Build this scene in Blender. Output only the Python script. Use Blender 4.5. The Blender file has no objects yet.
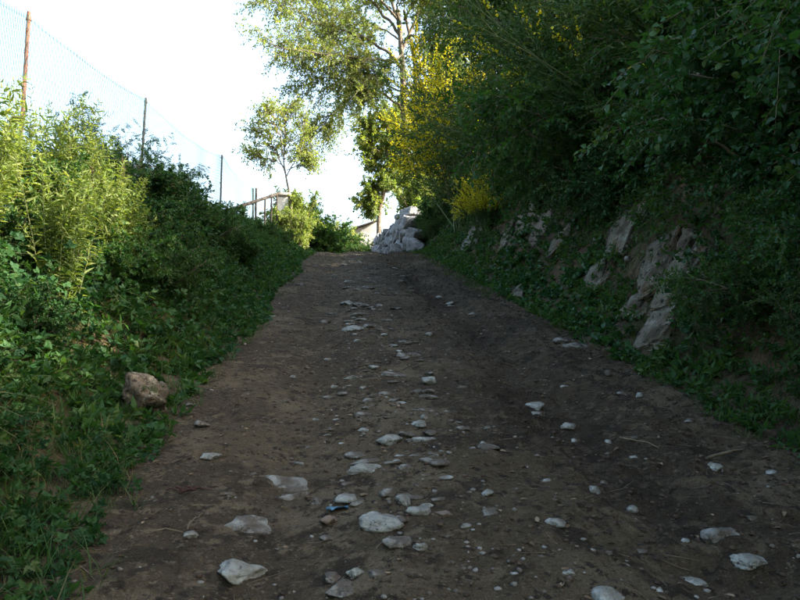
import bpy, math
import numpy as np

# ------------------------------------------------------------------ camera, sky, sun, exposure
SC = bpy.context.scene
COL = SC.collection
R = math.radians
PITCH, FPX, EYE = R(5.0), 693.0, 1.5
cam = bpy.data.cameras.new('camera'); cam_o = bpy.data.objects.new('camera', cam); COL.objects.link(cam_o)
cam.sensor_width = 36.0; cam.lens = 36.0 * FPX / 800.0
cam.clip_start = 0.05; cam.clip_end = 2000.0
cam_o.location = (0, 0, EYE); cam_o.rotation_euler = (R(90) + PITCH, 0, 0)
SC.camera = cam_o

SUN_AZ, SUN_EL = R(100), R(31)          # azimuth from +Y towards +X
world = bpy.data.worlds.new('World'); SC.world = world; world.use_nodes = True
wn = world.node_tree.nodes; wl = world.node_tree.links
sky = wn.new('ShaderNodeTexSky'); sky.sky_type = 'NISHITA'; sky.sun_disc = False
sky.sun_elevation = SUN_EL; sky.sun_rotation = SUN_AZ
sky.air_density = 1.3; sky.dust_density = 5.5; sky.ozone_density = 1.0
wn['Background'].inputs[1].default_value = 0.15
wl.new(sky.outputs[0], wn['Background'].inputs[0])
sun = bpy.data.lights.new('sun', 'SUN'); sun.energy = 4.4; sun.angle = R(0.5); sun.color = (1.0, 0.93, 0.80)
sun_o = bpy.data.objects.new('sun', sun); COL.objects.link(sun_o)
sun_o.rotation_euler = (R(90) - SUN_EL, 0, -SUN_AZ + math.pi)
sun_o.location = (20, 0, 30)
SC.view_settings.view_transform = 'Standard'; SC.view_settings.look = 'None'
SC.view_settings.gamma = 1.0; SC.view_settings.use_curve_mapping = False
SC.view_settings.exposure = 2.42
SC.render.engine = 'CYCLES'
SC.cycles.max_bounces = 6; SC.cycles.diffuse_bounces = 3; SC.cycles.glossy_bounces = 2
SC.cycles.transmission_bounces = 4; SC.cycles.use_denoising = True

RNG = np.random.default_rng(7)

# ------------------------------------------------------------------ small maths
def nrm(v):
    return v / np.maximum(np.linalg.norm(v, axis=-1, keepdims=True), 1e-9)
def sstep(x):
    x = np.clip(x, 0, 1); return x * x * (3 - 2 * x)
_PT = np.random.default_rng(3).random(65536)
def vnoise(x, y, z=0.0, seed=0):
    x = np.asarray(x, float); y = np.asarray(y, float); z = np.asarray(z, float)
    xi = np.floor(x).astype(int); yi = np.floor(y).astype(int); zi = np.floor(z).astype(int)
    fx = sstep(x - xi); fy = sstep(y - yi); fz = sstep(z - zi)
    def h(a, b, c): return _PT[(a * 7919 + b * 104729 + c * 13007 + seed * 3571 + ((a * 31) ^ (b * 17) ^ (c * 53)) * 613) & 65535]
    def l(a, b, t): return a + (b - a) * t
    r = 0
    z0 = l(l(h(xi, yi, zi), h(xi + 1, yi, zi), fx), l(h(xi, yi + 1, zi), h(xi + 1, yi + 1, zi), fx), fy)
    z1 = l(l(h(xi, yi, zi + 1), h(xi + 1, yi, zi + 1), fx), l(h(xi, yi + 1, zi + 1), h(xi + 1, yi + 1, zi + 1), fx), fy)
    return l(z0, z1, fz) * 2 - 1
def fbm(x, y, z=0.0, seed=0, octv=4):
    s = 0; a = 1.0; t = 0
    for k in range(octv):
        f = 2.03 ** k
        s = s + a * vnoise(np.asarray(x) * f, np.asarray(y) * f, np.asarray(z) * f, seed + k); t += a; a *= 0.5
    return s / t

def ray(px, py):
    xc, yc = (px - 400) / FPX, (300 - py) / FPX
    c, s = math.cos(PITCH), math.sin(PITCH)
    return np.array([xc, c - yc * s, s + yc * c])
def at(px, py, Y):
    d = ray(px, py); return np.array([0, 0, EYE]) + d * (Y / d[1])

# ------------------------------------------------------------------ terrain height
def cx(y): return 0.4 - 0.082 * (np.asarray(y, float) - 2.7)
def u_right(y): return 2.0 - 0.85 * sstep((np.asarray(y) - 24) / 9)
def u_left(y): return -1.7 + 0.12 * np.sin(np.asarray(y) * 0.9) * 0.7
def base(y):
    y = np.asarray(y, float)
    t = np.clip(y - 21, 0, 9)
    z = 0.22 * np.minimum(y, 21) + 0.22 * t - 0.00667 * t * t
    t2 = np.clip(y - 30, 0, 12)
    z = z + 0.10 * t2 - 0.0033 * t2 * t2 + 0.02 * np.maximum(y - 42, 0)
    return z
def left_top(y): return 1.25 - 0.6 * sstep((np.asarray(y) - 11) / 8)
def H(x, y, fine=True):
    x = np.asarray(x, float); y = np.asarray(y, float)
    u = x - cx(y)
    z = base(y)
    s = np.maximum(u_left(y) - u, 0)
    z = z + left_top(y) * sstep(s / 2.5) + 0.03 * s - 0.12 * np.maximum(s - 6, 0)
    r = np.maximum(u - u_right(y), 0)
    top = 2.25 + 0.35 * vnoise(y * 0.35, 3.3, 0, 5)
    z = z + top * sstep((r - 0.05) / 2.1) + 0.28 * np.clip(r - 1.9, 0, 14)
    bank = np.clip((s + r) / 0.6, 0, 1)
    z = z + bank * (0.16 * fbm(x * 0.8, y * 0.8, 0, 11, 4)) * np.clip((s + r) / 1.5, 0, 1)
    inpath = 1 - bank
    z = z + inpath * (-0.075 * np.exp(-((u + 0.85) / 0.32) ** 2) - 0.095 * np.exp(-((u - 0.95) / 0.30) ** 2) + 0.035)
    z = z + inpath * 0.05 * fbm(x * 0.7, y * 0.7, 0, 21, 3)
    if fine:
        churn = 0.6 + 0.75 * sstep((u + 0.1) / 0.9) + 0.25 * vnoise(x * .6, y * .6, 0, 31)
        z = z + inpath * churn * (0.036 * fbm(x * 3.1, y * 3.1, 0, 41, 3) + 0.034 * np.abs(fbm(x * 8, y * 6.5, 0, 51, 3)) + 0.012 * fbm(x * 15, y * 13, 0, 55, 2))
    return z
def ground_hit(px, py):
    d = ray(px, py); o = np.array([0, 0, EYE])
    t = np.linspace(0.5, 60, 6000)
    p = o + d * t[:, None]
    k = np.argmax(p[:, 2] < H(p[:, 0], p[:, 1], False))
    q = p[k] if k else p[-1]
    return np.array([q[0], q[1], float(H(q[0], q[1]))]), float(np.dot(q - o, [0, math.cos(PITCH), math.sin(PITCH)]))
def hnormal(x, y, e=0.08):
    dx = (H(x + e, y, False) - H(x - e, y, False)) / (2 * e); dy = (H(x, y + e, False) - H(x, y - e, False)) / (2 * e)
    return nrm(np.stack([-dx, -dy, np.ones_like(dx)], -1))

# ------------------------------------------------------------------ mesh builder
class MB:
    def __init__(s): s.v = []; s.f = {}; s.r = []; s.n = 0
    def add(s, V, F, mat=0, rnd=0.5):
        V = np.asarray(V, np.float32).reshape(-1, 3); F = np.asarray(F, np.int64)
        s.v.append(V)
        s.r.append(np.broadcast_to(np.asarray(rnd, np.float32), (len(V),)))
        s.f.setdefault((F.shape[1], mat), []).append(F + s.n); s.n += len(V)
    def mesh(s, name, mats, smooth=False):
        m = bpy.data.meshes.new(name)
        V = np.concatenate(s.v); m.vertices.add(len(V)); m.vertices.foreach_set('co', V.ravel())
        loops = []; starts = []; mi = []; off = 0
        for (k, mat), fl in s.f.items():
            F = np.concatenate(fl); loops.append(F.ravel())
            starts.append(off + np.arange(len(F)) * k); off += F.size; mi.append(np.full(len(F), mat))
        loops = np.concatenate(loops); starts = np.concatenate(starts); mi = np.concatenate(mi)
        m.loops.add(len(loops)); m.loops.foreach_set('vertex_index', loops.astype(np.int32))
        m.polygons.add(len(starts)); m.polygons.foreach_set('loop_start', starts.astype(np.int32))
        m.polygons.foreach_set('material_index', mi.astype(np.int32))
        if smooth: m.polygons.foreach_set('use_smooth', np.ones(len(starts), bool))
        a = m.attributes.new('rnd', 'FLOAT', 'POINT'); a.data.foreach_set('value', np.concatenate(s.r).astype(np.float32))
        for mt in mats: m.materials.append(mt)
        m.update(calc_edges=True); m.validate()
        return m

def put(name, mesh, parent=None, label=None, cat=None, group=None, kind=None, loc=None, rz=0, sc=1):
    o = bpy.data.objects.new(name, mesh); COL.objects.link(o); o.parent = parent
    if loc is not None: o.location = [float(c) for c in loc]
    if rz: o.rotation_euler.z = rz
    if sc != 1: o.scale = (sc,) * 3 if np.isscalar(sc) else sc
    if label: o['label'] = label
    if cat: o['category'] = cat
    if group: o['group'] = group
    if kind: o['kind'] = kind
    return o
def copy_thing(o, label, loc, rz=0, sc=1, parent=None, group=None):
    c = o.copy(); COL.objects.link(c); c.parent = parent
    if parent is None:
        c.location = [float(k) for k in loc]; c.rotation_euler = (0, 0, rz); c.scale = (sc,) * 3 if np.isscalar(sc) else sc
        c['label'] = label
        if group: c['group'] = group
    for ch in list(o.children): copy_thing(ch, None, None, parent=c)
    return c

def box(mb, lo, hi, mat=0, rnd=.5):
    x0, y0, z0 = lo; x1, y1, z1 = hi
    V = [(x0,y0,z0),(x1,y0,z0),(x1,y1,z0),(x0,y1,z0),(x0,y0,z1),(x1,y0,z1),(x1,y1,z1),(x0,y1,z1)]
    mb.add(V, [(0,3,2,1),(4,5,6,7),(0,1,5,4),(1,2,6,5),(2,3,7,6),(3,0,4,7)], mat, rnd)

# ------------------------------------------------------------------ curves, tubes, leaves (all vectorised)
class Cv:
    def __init__(s, B, D, L, G, r0, r1):
        n = len(B)
        s.B = np.asarray(B, float).reshape(n, 3); s.D = nrm(np.asarray(D, float)).reshape(n, 3); s.L = np.broadcast_to(np.asarray(L, float), (n,))
        s.G = np.broadcast_to(np.asarray(G, float), (n, 3)); s.r0 = np.broadcast_to(np.asarray(r0, float), (n,)); s.r1 = np.broadcast_to(np.asarray(r1, float), (n,))
    def p(s, t, i=None):
        i = slice(None) if i is None else i
        L = s.L[i][:, None]; t = np.asarray(t)[:, None]
        return s.B[i] + s.D[i] * L * t + s.G[i] * L * t * t
    def tan(s, t, i=None):
        i = slice(None) if i is None else i
        return nrm(s.D[i] + 2 * s.G[i] * np.asarray(t)[:, None])
def frame(T):
    ref = np.where(np.abs(T[:, 2:3]) > 0.9, np.array([[1., 0, 0]]), np.array([[0, 0, 1.]]))
    e1 = nrm(np.cross(T, ref)); return e1, np.cross(T, e1)
def tubes(mb, C, seg=4, sides=4, mat=0, rnd=None, wob=0.0, rng=RNG, power=1.0):
    n = len(C.B); rings = []
    rad0 = C.r0; rad1 = C.r1
    W = rng.normal(0, 1, (n, seg + 1, 3)) * wob if wob else None
    for k in range(seg + 1):
        t = np.full(n, k / seg); P = C.p(t); e1, e2 = frame(C.tan(t))
        if wob and 0 < k: P = P + W[:, k] * C.L[:, None]
        rr = (rad0 + (rad1 - rad0) * (k / seg) ** power)[:, None, None]
        a = np.arange(sides) * 2 * math.pi / sides
        rings.append(P[:, None] + rr * (e1[:, None] * np.cos(a)[None, :, None] + e2[:, None] * np.sin(a)[None, :, None]))
    V = np.stack(rings, 1)                       # n, seg+1, sides, 3
    idx = np.arange(n * (seg + 1) * sides).reshape(n, seg + 1, sides)
    a = idx[:, :-1]; b = idx[:, 1:]
    F = np.stack([a, np.roll(a, -1, 2), np.roll(b, -1, 2), b], -1).reshape(-1, 4)
    r = rng.random(n) if rnd is None else np.broadcast_to(rnd, (n,))
    mb.add(V, F, mat, np.repeat(r, (seg + 1) * sides))
def poly_tube(mb, pts, rad, sides=8, mat=0, rough=0.0, rng=RNG, rnd=.5):
    pts = np.asarray(pts, float); n = len(pts); rad = np.broadcast_to(np.asarray(rad, float), (n,))
    T = nrm(np.gradient(pts, axis=0)); V = []
    e1, e2 = frame(T)
    for k in range(1, n):                         # keep frames from flipping
        e1[k] = nrm(e1[k - 1] - T[k] * np.dot(e1[k - 1], T[k])); e2[k] = np.cross(T[k], e1[k])
    a = np.arange(sides) * 2 * math.pi / sides
    rr = rad[:, None] * (1 + rough * rng.normal(0, 1, (n, sides)))
    V = pts[:, None] + rr[..., None] * (e1[:, None] * np.cos(a)[None, :, None] + e2[:, None] * np.sin(a)[None, :, None])
    idx = np.arange(n * sides).reshape(n, sides); p = idx[:-1]; q = idx[1:]
    F = np.stack([p, np.roll(p, -1, 1), np.roll(q, -1, 1), q], -1).reshape(-1, 4)
    mb.add(V, F, mat, rnd)
    mb.add(V[-1], [list(range(sides))], mat, rnd); mb.add(V[0], [list(range(sides))[::-1]], mat, rnd)
def spline(pts, n):
    pts = np.asarray(pts, float); m = len(pts); out = []
    P = np.vstack([2 * pts[0] - pts[1], pts, 2 * pts[-1] - pts[-2]])
    for k in range(n):
        f = k / (n - 1) * (m - 1); i = min(int(f), m - 2); t = f - i
        a, b, c, d = P[i], P[i + 1], P[i + 2], P[i + 3]
        out.append(0.5 * (2 * b + (c - a) * t + (2 * a - 5 * b + 4 * c - d) * t * t + (3 * b - a - 3 * c + d) * t ** 3))
    return np.array(out)
def blades(mb, P, D, N, L, w, mat=0, rnd=None, fold=0.18, droop=0.18, shape='ovate', rng=RNG):
    """leaf faces: base P, along D, facing N"""
    n = len(P); D = nrm(D); N = nrm(N - D * np.sum(N * D, 1, keepdims=True)); S = np.cross(D, N)
    L = np.broadcast_to(np.asarray(L, float), (n,))[:, None]; W = L * np.broadcast_to(np.asarray(w, float), (n,))[:, None] * 0.5
    r = rng.random(n) if rnd is None else rnd
    if shape == 'ovate':
        t1, t2, w1, w2 = 0.22, 0.62, 1.0, 0.72
        m1 = P + D * L * t1 - N * L * droop * t1 * t1; m2 = P + D * L * t2 - N * L * droop * t2 * t2
        tip = P + D * L - N * L * droop
        V = np.stack([P, m1 + S * W * w1 + N * W * fold * 2, m2 + S * W * w2 + N * W * fold * 2, tip, m2 - S * W * w2 + N * W * fold * 2, m1 - S * W * w1 + N * W * fold * 2], 1)
        i = np.arange(n)[:, None] * 6
        F = np.concatenate([i + np.array([[0, 3, 2, 1]]), i + np.array([[0, 5, 4, 3]])])
        mb.add(V, F, mat, np.repeat(r, 6))
    elif shape == 'diamond':
        m = P + D * L * 0.42
        V = np.stack([P, m + S * W + N * W * fold, P + D * L - N * L * droop, m - S * W + N * W * fold], 1)
        i = np.arange(n)[:, None] * 4
        mb.add(V, np.concatenate([i + np.array([[0, 2, 1]]), i + np.array([[0, 3, 2]])]), mat, np.repeat(r, 4))
    elif shape == 'strip':            # long arching grass blade
        ts = [0, .35, .7, 1.0]; ws = [1, .9, .6, .04]; V = []
        for t, ww in zip(ts, ws):
            c = P + D * L * t - N * L * droop * t * t
            V += [c + S * W * ww, c - S * W * ww]
        V = np.stack(V, 1); i = np.arange(n)[:, None] * 8
        F = np.concatenate([i + np.array([[2 * k, 2 * k + 1, 2 * k + 3, 2 * k + 2]]) for k in range(3)])
        mb.add(V, F, mat, np.repeat(r, 8))
    return S
def children(C, per, t0=.25, t1=1.0, ang=(30, 70), L=(.3, .6), up=0.1, grav=-0.1, r0=.01, r1=.004, rng=RNG, jit=.08):
    n = len(C.B); i = np.repeat(np.arange(n), per); m = len(i)
    t = t0 + (t1 - t0) * ((np.tile(np.arange(per), n) + rng.random(m)) / per)
    P = C.p(t, i); T = C.tan(t, i); e1, e2 = frame(T); ph = rng.random(m) * 2 * math.pi
    o = e1 * np.cos(ph)[:, None] + e2 * np.sin(ph)[:, None]
    a = np.radians(rng.uniform(ang[0], ang[1], m))[:, None]
    D = nrm(T * np.cos(a) + o * np.sin(a) + np.array([0, 0, up]))
    G = rng.normal(0, jit, (m, 3)) + np.array([0, 0, grav])
    return Cv(P, D, rng.uniform(L[0], L[1], m), G, r0, r1)
def leafify(mb, C, per, size, w=.55, t0=.15, ang=(40, 75), mat=0, shape='ovate', comp=1, upn=.8, nj=.5, fold=.18, droop=.2, rng=RNG, bias=0.0, pet=.3):
    n = len(C.B); i = np.repeat(np.arange(n), per); m = len(i)
    k = np.tile(np.arange(per), n); t = t0 + (1 - t0) * (k + rng.random(m)) / per
    P = C.p(t, i); T = C.tan(t, i); e1, e2 = frame(T)
    ph = k * 2.4 + np.repeat(rng.random(n) * 6.28, per) + rng.normal(0, .4, m)
    o = e1 * np.cos(ph)[:, None] + e2 * np.sin(ph)[:, None]
    a = np.radians(rng.uniform(ang[0], ang[1], m))[:, None]
    D = nrm(T * np.cos(a) + o * np.sin(a) + np.array([0, 0, bias]))
    N = nrm(np.array([0, 0, upn]) + rng.normal(0, nj, (m, 3)))
    L = rng.uniform(size * .6, size * 1.25, m)
    rnd = np.clip(np.repeat(rng.random(n), per) * .6 + rng.random(m) * .4, 0, 1)
    if comp == 1:
        blades(mb, P, D, N, L, w, mat, rnd, fold, droop, shape, rng)
    else:
        N = nrm(N - D * np.sum(N * D, 1, keepdims=True)); S = np.cross(D, N); Q = P + D * (L * pet * 2)[:, None]
        blades(mb, Q, D, N, L, w, mat, rnd, fold, droop, shape, rng)
        for sg in (-1, 1):
            blades(mb, Q, D * .45 + S * sg, N + rng.normal(0, .15, (m, 3)), L * .85, w, mat, rnd, fold, droop, shape, rng)
            if comp == 5: blades(mb, Q - D * (L * .35)[:, None], D * .25 + S * sg, N + rng.normal(0, .15, (m, 3)), L * .75, w, mat, rnd, fold, droop, shape, rng)
def pinnate(mb, C, per, rach, pairs, lsize, w=.4, mat=0, smat=1, t0=.2, ang=(35, 75), rng=RNG, droop=-.15, shape='diamond'):
    ch = children(C, per, t0, 1.0, ang, (rach * .6, rach * 1.2), .1, droop, .0022, .001, rng)
    tubes(mb, ch, 2, 3, smat)
    m = len(ch.B); rnd = rng.random(m)
    for j in range(pairs):
        t = np.full(m, .2 + .8 * (j + .5) / pairs); P = ch.p(t); T = ch.tan(t)
        N = nrm(np.array([0, 0, 1.]) + rng.normal(0, .25, (m, 3))); N = nrm(N - T * np.sum(N * T, 1, keepdims=True)); S = np.cross(T, N)
        for sg in (-1, 1):
            blades(mb, P, T * .6 + S * sg, N, lsize * (1.1 - .5 * abs(j / pairs - .4)), w, mat, np.clip(rnd + rng.normal(0, .1, m), 0, 1), .1, .15, shape, rng)
    blades(mb, ch.p(np.ones(m)), ch.tan(np.ones(m)), np.tile([0, 0, 1.], (m, 1)) + rng.normal(0, .2, (m, 3)), lsize, w, mat, rnd, .1, .15, shape, rng)

# ------------------------------------------------------------------ materials
def new_mat(name):
    m = bpy.data.materials.new(name); m.use_nodes = True
    nt = m.node_tree; nt.nodes.clear(); return m, nt, nt.nodes.new, nt.links.new
def ramp(nd, stops):
    r = nd('ShaderNodeValToRGB'); e = r.color_ramp.elements
    while len(e) < len(stops): e.new(0.5)
    for k, (p, c) in enumerate(stops): e[k].position = p; e[k].color = (*c, 1)
    return r
def leaf_mat(name, stops, trans=.38, tint=(1.5, 1.45, .55), rough=.6, spec=.2):
    m, nt, nd, ln = new_mat(name)
    at_ = nd('ShaderNodeAttribute'); at_.attribute_name = 'rnd'
    oi = nd('ShaderNodeObjectInfo')
    ad = nd('ShaderNodeMath'); ad.operation = 'MULTIPLY_ADD'; ad.inputs[1].default_value = .12; ln(oi.outputs['Random'], ad.inputs[0]); ln(at_.outputs['Fac'], ad.inputs[2])
    r = ramp(nd, stops); ln(ad.outputs[0], r.inputs[0])
    p = nd('ShaderNodeBsdfPrincipled'); ln(r.outputs[0], p.inputs['Base Color']); p.inputs['Roughness'].default_value = rough
    p.inputs['Specular IOR Level'].default_value = spec
    mul = nd('ShaderNodeMix'); mul.data_type = 'RGBA'; mul.blend_type = 'MULTIPLY'; mul.inputs[0].default_value = 1
    ln(r.outputs[0], mul.inputs[6]); mul.inputs[7].default_value = (*tint, 1)
    t = nd('ShaderNodeBsdfTranslucent'); ln(mul.outputs[2], t.inputs[0])
    mx = nd('ShaderNodeMixShader'); mx.inputs[0].default_value = trans; ln(p.outputs[0], mx.inputs[1]); ln(t.outputs[0], mx.inputs[2])
    o = nd('ShaderNodeOutputMaterial'); ln(mx.outputs[0], o.inputs[0]); return m
def solid_mat(name, layers, bump=(), rough=.9, spec=.3, rnd_mix=None, coord='Object'):
    """layers: first is a colour, then (colour, noise scale, lo, hi, seed offset); bump: (scale, strength, distance)"""
    m, nt, nd, ln = new_mat(name)
    tc = nd('ShaderNodeTexCoord')
    if coord == 'World':
        ge = nd('ShaderNodeNewGeometry'); src = ge.outputs['Position']
    else: src = tc.outputs[coord]
    rgb = nd('ShaderNodeRGB'); rgb.outputs[0].default_value = (*layers[0], 1); cur = rgb.outputs[0]
    def vec(off):
        mp = nd('ShaderNodeMapping'); mp.inputs[1].default_value = (off * 1.7, off * .9, off * 2.3); ln(src, mp.inputs[0]); return mp.outputs[0]
    for c, sc, lo, hi, off in layers[1:]:
        n = nd('ShaderNodeTexNoise'); n.inputs['Scale'].default_value = sc; n.inputs['Detail'].default_value = 6; n.inputs['Roughness'].default_value = .62
        ln(vec(off), n.inputs['Vector'])
        mr = nd('ShaderNodeMapRange'); mr.interpolation_type = 'SMOOTHSTEP'; mr.inputs[1].default_value = lo; mr.inputs[2].default_value = hi; ln(n.outputs[0], mr.inputs[0])
        mx = nd('ShaderNodeMix'); mx.data_type = 'RGBA'; ln(mr.outputs[0], mx.inputs[0]); ln(cur, mx.inputs[6]); mx.inputs[7].default_value = (*c, 1); cur = mx.outputs[2]
    if rnd_mix:
        a = nd('ShaderNodeAttribute'); a.attribute_name = 'rnd'
        r = ramp(nd, rnd_mix); ln(a.outputs['Fac'], r.inputs[0])
        mx = nd('ShaderNodeMix'); mx.data_type = 'RGBA'; mx.blend_type = 'MULTIPLY'; mx.inputs[0].default_value = 1; ln(cur, mx.inputs[6]); ln(r.outputs[0], mx.inputs[7]); cur = mx.outputs[2]
    p = nd('ShaderNodeBsdfPrincipled'); ln(cur, p.inputs['Base Color']); p.inputs['Roughness'].default_value = rough; p.inputs['Specular IOR Level'].default_value = spec
    nor = None
    for sc, st, ds in bump:
        n = nd('ShaderNodeTexNoise'); n.inputs['Scale'].default_value = sc; n.inputs['Detail'].default_value = 5; ln(vec(sc), n.inputs['Vector'])
        b = nd('ShaderNodeBump'); b.inputs['Strength'].default_value = st; b.inputs['Distance'].default_value = ds; ln(n.outputs[0], b.inputs['Height'])
        if nor is not None: ln(nor, b.inputs['Normal'])
        nor = b.outputs[0]
    if nor is not None: ln(nor, p.inputs['Normal'])
    o = nd('ShaderNodeOutputMaterial'); ln(p.outputs[0], o.inputs[0]); return m
M = {}
M['soil'] = solid_mat('soil', [(0.0720, 0.0560, 0.0330), ((0.0468, 0.0361, 0.0223), 0.55, .42, .58, 1), ((0.1008, 0.0808, 0.0504), 1.3, .52, .66, 4), ((0.0306, 0.0238, 0.0155), 3.5, .52, .62, 7), ((0.0945, 0.0750, 0.0466), 9, .54, .64, 9), ((0.0252, 0.0199, 0.0136), 17, .54, .63, 12), ((0.1080, 0.0912, 0.0611), 34, .58, .68, 15), ((0.1440, 0.1377, 0.1018), 80, .66, .72, 2)],
    [(14, .9, .06), (45, 1.0, .035), (160, .8, .01)], .95, .12, coord='World', rnd_mix=[(0, (1.15, 1.15, 1.15)), (.45, (.9, .89, .88)), (1, (.50, .48, .47))])
M['earth'] = solid_mat('bank_earth', [(0.0605, 0.0400, 0.0224), ((0.0385, 0.0280, 0.0152), 1.5, .4, .6, 1), ((0.1045, 0.0680, 0.0352), 4, .54, .68, 3), ((0.0308, 0.0360, 0.0112), 2.2, .5, .62, 5)],
    [(6, .7, .08), (40, .6, .02)], .95, .15, coord='World')
M['grassland'] = solid_mat('grassland', [(.06, .085, .03), ((.09, .10, .04), .3, .4, .6, 1)], [], .95, .1, coord='World')
M['stone'] = solid_mat('limestone', [(0.1560, 0.1536, 0.1344), ((0.0800, 0.0700, 0.0550), 7, .42, .58, 1), ((0.2100, 0.2100, 0.1860), 14, .52, .66, 3), ((0.0580, 0.0450, 0.0320), 4, .48, .60, 6), ((0.0400, 0.0340, 0.0280), 45, .58, .66, 2)],
    [(10, .6, .03), (45, .9, .014), (140, .6, .005)], .95, .15)
M['stone_pale'] = solid_mat('pale_limestone', [(0.2100, 0.2200, 0.1938), ((0.1375, 0.1350, 0.1150), 7, .43, .60, 1), ((0.2750, 0.2900, 0.2625), 12, .55, .66, 3), ((0.0620, 0.0490, 0.0360), 4, .51, .62, 6), ((0.0500, 0.0440, 0.0370), 45, .60, .68, 2)],
    [(10, .6, .03), (45, .9, .014), (140, .6, .005)], .95, .15)
M['stone_brown'] = solid_mat('brown_stone', [(.15, .118, .09), ((.09, .07, .053), 6, .45, .62, 1), ((.21, .175, .14), 10, .55, .68, 3), ((.04, .047, .02), 7, .60, .70, 6)],
    [(10, .6, .04), (60, .5, .008)], .9, .2)
M['rock_face'] = solid_mat('rock_face', [(0.1426, 0.1274, 0.0920), ((0.0662, 0.0539, 0.0368), 3, .43, .58, 1), ((0.2162, 0.2058, 0.1610), 6, .54, .66, 3), ((0.1104, 0.0735, 0.0386), 2.0, .52, .64, 6), ((0.0202, 0.0196, 0.0147), 14, .56, .64, 2)],
    [(5, .8, .08), (24, 1.0, .04), (90, .7, .012)], .95, .12)
M['boulder_rock'] = solid_mat('boulder_rock', [(0.1300, 0.1050, 0.0738), ((0.0650, 0.0530, 0.0378), 5, .42, .56, 1), ((0.2000, 0.1750, 0.1305), 11, .52, .64, 3), ((0.0400, 0.0480, 0.0225), 7, .54, .64, 6), ((0.0300, 0.0260, 0.0198), 26, .56, .64, 2)],
    [(8, 1.0, .06), (30, 1.0, .02), (110, .7, .006)], .95, .12)
M['wall_stone'] = solid_mat('wall_stone', [(0.2480, 0.2480, 0.2542), ((0.1674, 0.1674, 0.1736), 2.5, .45, .60, 1), ((0.3100, 0.3100, 0.3100), 5, .54, .66, 3), ((0.0682, 0.0682, 0.0620), 7, .60, .68, 6)],
    [(5, .6, .06), (24, .6, .02)], .9, .2)
M['gravel'] = solid_mat('gravel', [(0.1600, 0.1520, 0.1360)], [(60, .5, .008)], .9, .2, rnd_mix=[(0, (.30, .23, .17)), (.6, (.46, .37, .29)), (.82, (.8, .8, .78)), (1, (1.3, 1.35, 1.35))])
M['clod'] = solid_mat('soil_clod', [(.058, .043, .032), ((.040, .030, .023), 12, .4, .6, 1)], [(60, .6, .01)], .95, .1, rnd_mix=[(0, (.8, .8, .8)), (1, (1.25, 1.25, 1.25))])
M['bark'] = solid_mat('bark', [(.19, .16, .125), ((.09, .072, .055), 9, .42, .6, 1), ((.30, .28, .24), 5, .55, .68, 3)], [(18, .8, .04), (60, .5, .01)], .9, .2)
M['twig'] = solid_mat('twig', [(.10, .085, .055), ((.15, .12, .08), 12, .45, .6, 1)], [], .9, .2)
M['green_stem'] = leaf_mat('green_stem', [(0, (.055, .085, .03)), (1, (.11, .12, .05))], .1)
M['dry'] = leaf_mat('dry_grass', [(0, (0.1200, 0.0960, 0.0540)), (.6, (0.1980, 0.1680, 0.1020)), (1, (0.2520, 0.2220, 0.1560))], .3, (1.1, 1.05, .8), .8, .1)
M['bramble'] = leaf_mat('bramble_leaf', [(0, (.009, .034, .012)), (.4, (.019, .062, .018)), (.8, (.036, .090, .024)), (.95, (.085, .11, .032)), (1.0, (.10, .07, .03))])
M['nettle'] = leaf_mat('nettle_leaf', [(0, (.016, .050, .014)), (.5, (.030, .082, .022)), (1.0, (.062, .112, .032))], .4)
M['weed'] = leaf_mat('weed_leaf', [(0, (.085, .140, .032)), (.5, (.135, .190, .048)), (1.0, (.21, .235, .085))], .45)
M['grass'] = leaf_mat('grass_blade', [(0, (.016, .050, .012)), (.6, (.030, .080, .018)), (.9, (.055, .095, .026)), (1.0, (.14, .12, .06))], .35)
M['ivy'] = leaf_mat('ivy_leaf', [(0, (.012, .046, .017)), (.5, (.024, .075, .025)), (.85, (.040, .108, .032)), (1.0, (.08, .13, .03))], .34, rough=.5, spec=.25)
M['shrub'] = leaf_mat('shrub_leaf', [(0, (.016, .056, .028)), (.5, (.030, .082, .036)), (1.0, (.060, .11, .042))], .38)
M['tree_leaf'] = leaf_mat('tree_leaf', [(0, (.085, .140, .036)), (.5, (.135, .180, .048)), (1.0, (.21, .23, .075))], .55)
M['tree_leaf_blue'] = leaf_mat('airy_tree_leaf', [(0, (.075, .125, .050)), (.5, (.115, .160, .050)), (1.0, (.19, .21, .06))], .5)
M['dark_tree'] = leaf_mat('dark_tree_leaf', [(0, (.014, .050, .015)), (.5, (.030, .085, .022)), (1.0, (.068, .125, .030))], .42)
M['broom'] = leaf_mat('broom_twig', [(0, (.020, .056, .018)), (.5, (.038, .082, .024)), (1.0, (.080, .11, .036))], .3, rough=.6)
M['flower'] = leaf_mat('yellow_flower', [(0, (.66, .54, .012)), (.6, (.76, .66, .02)), (1.0, (.78, .70, .10))], .4, (1.1, 1.08, .6), .6, .2)

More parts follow.
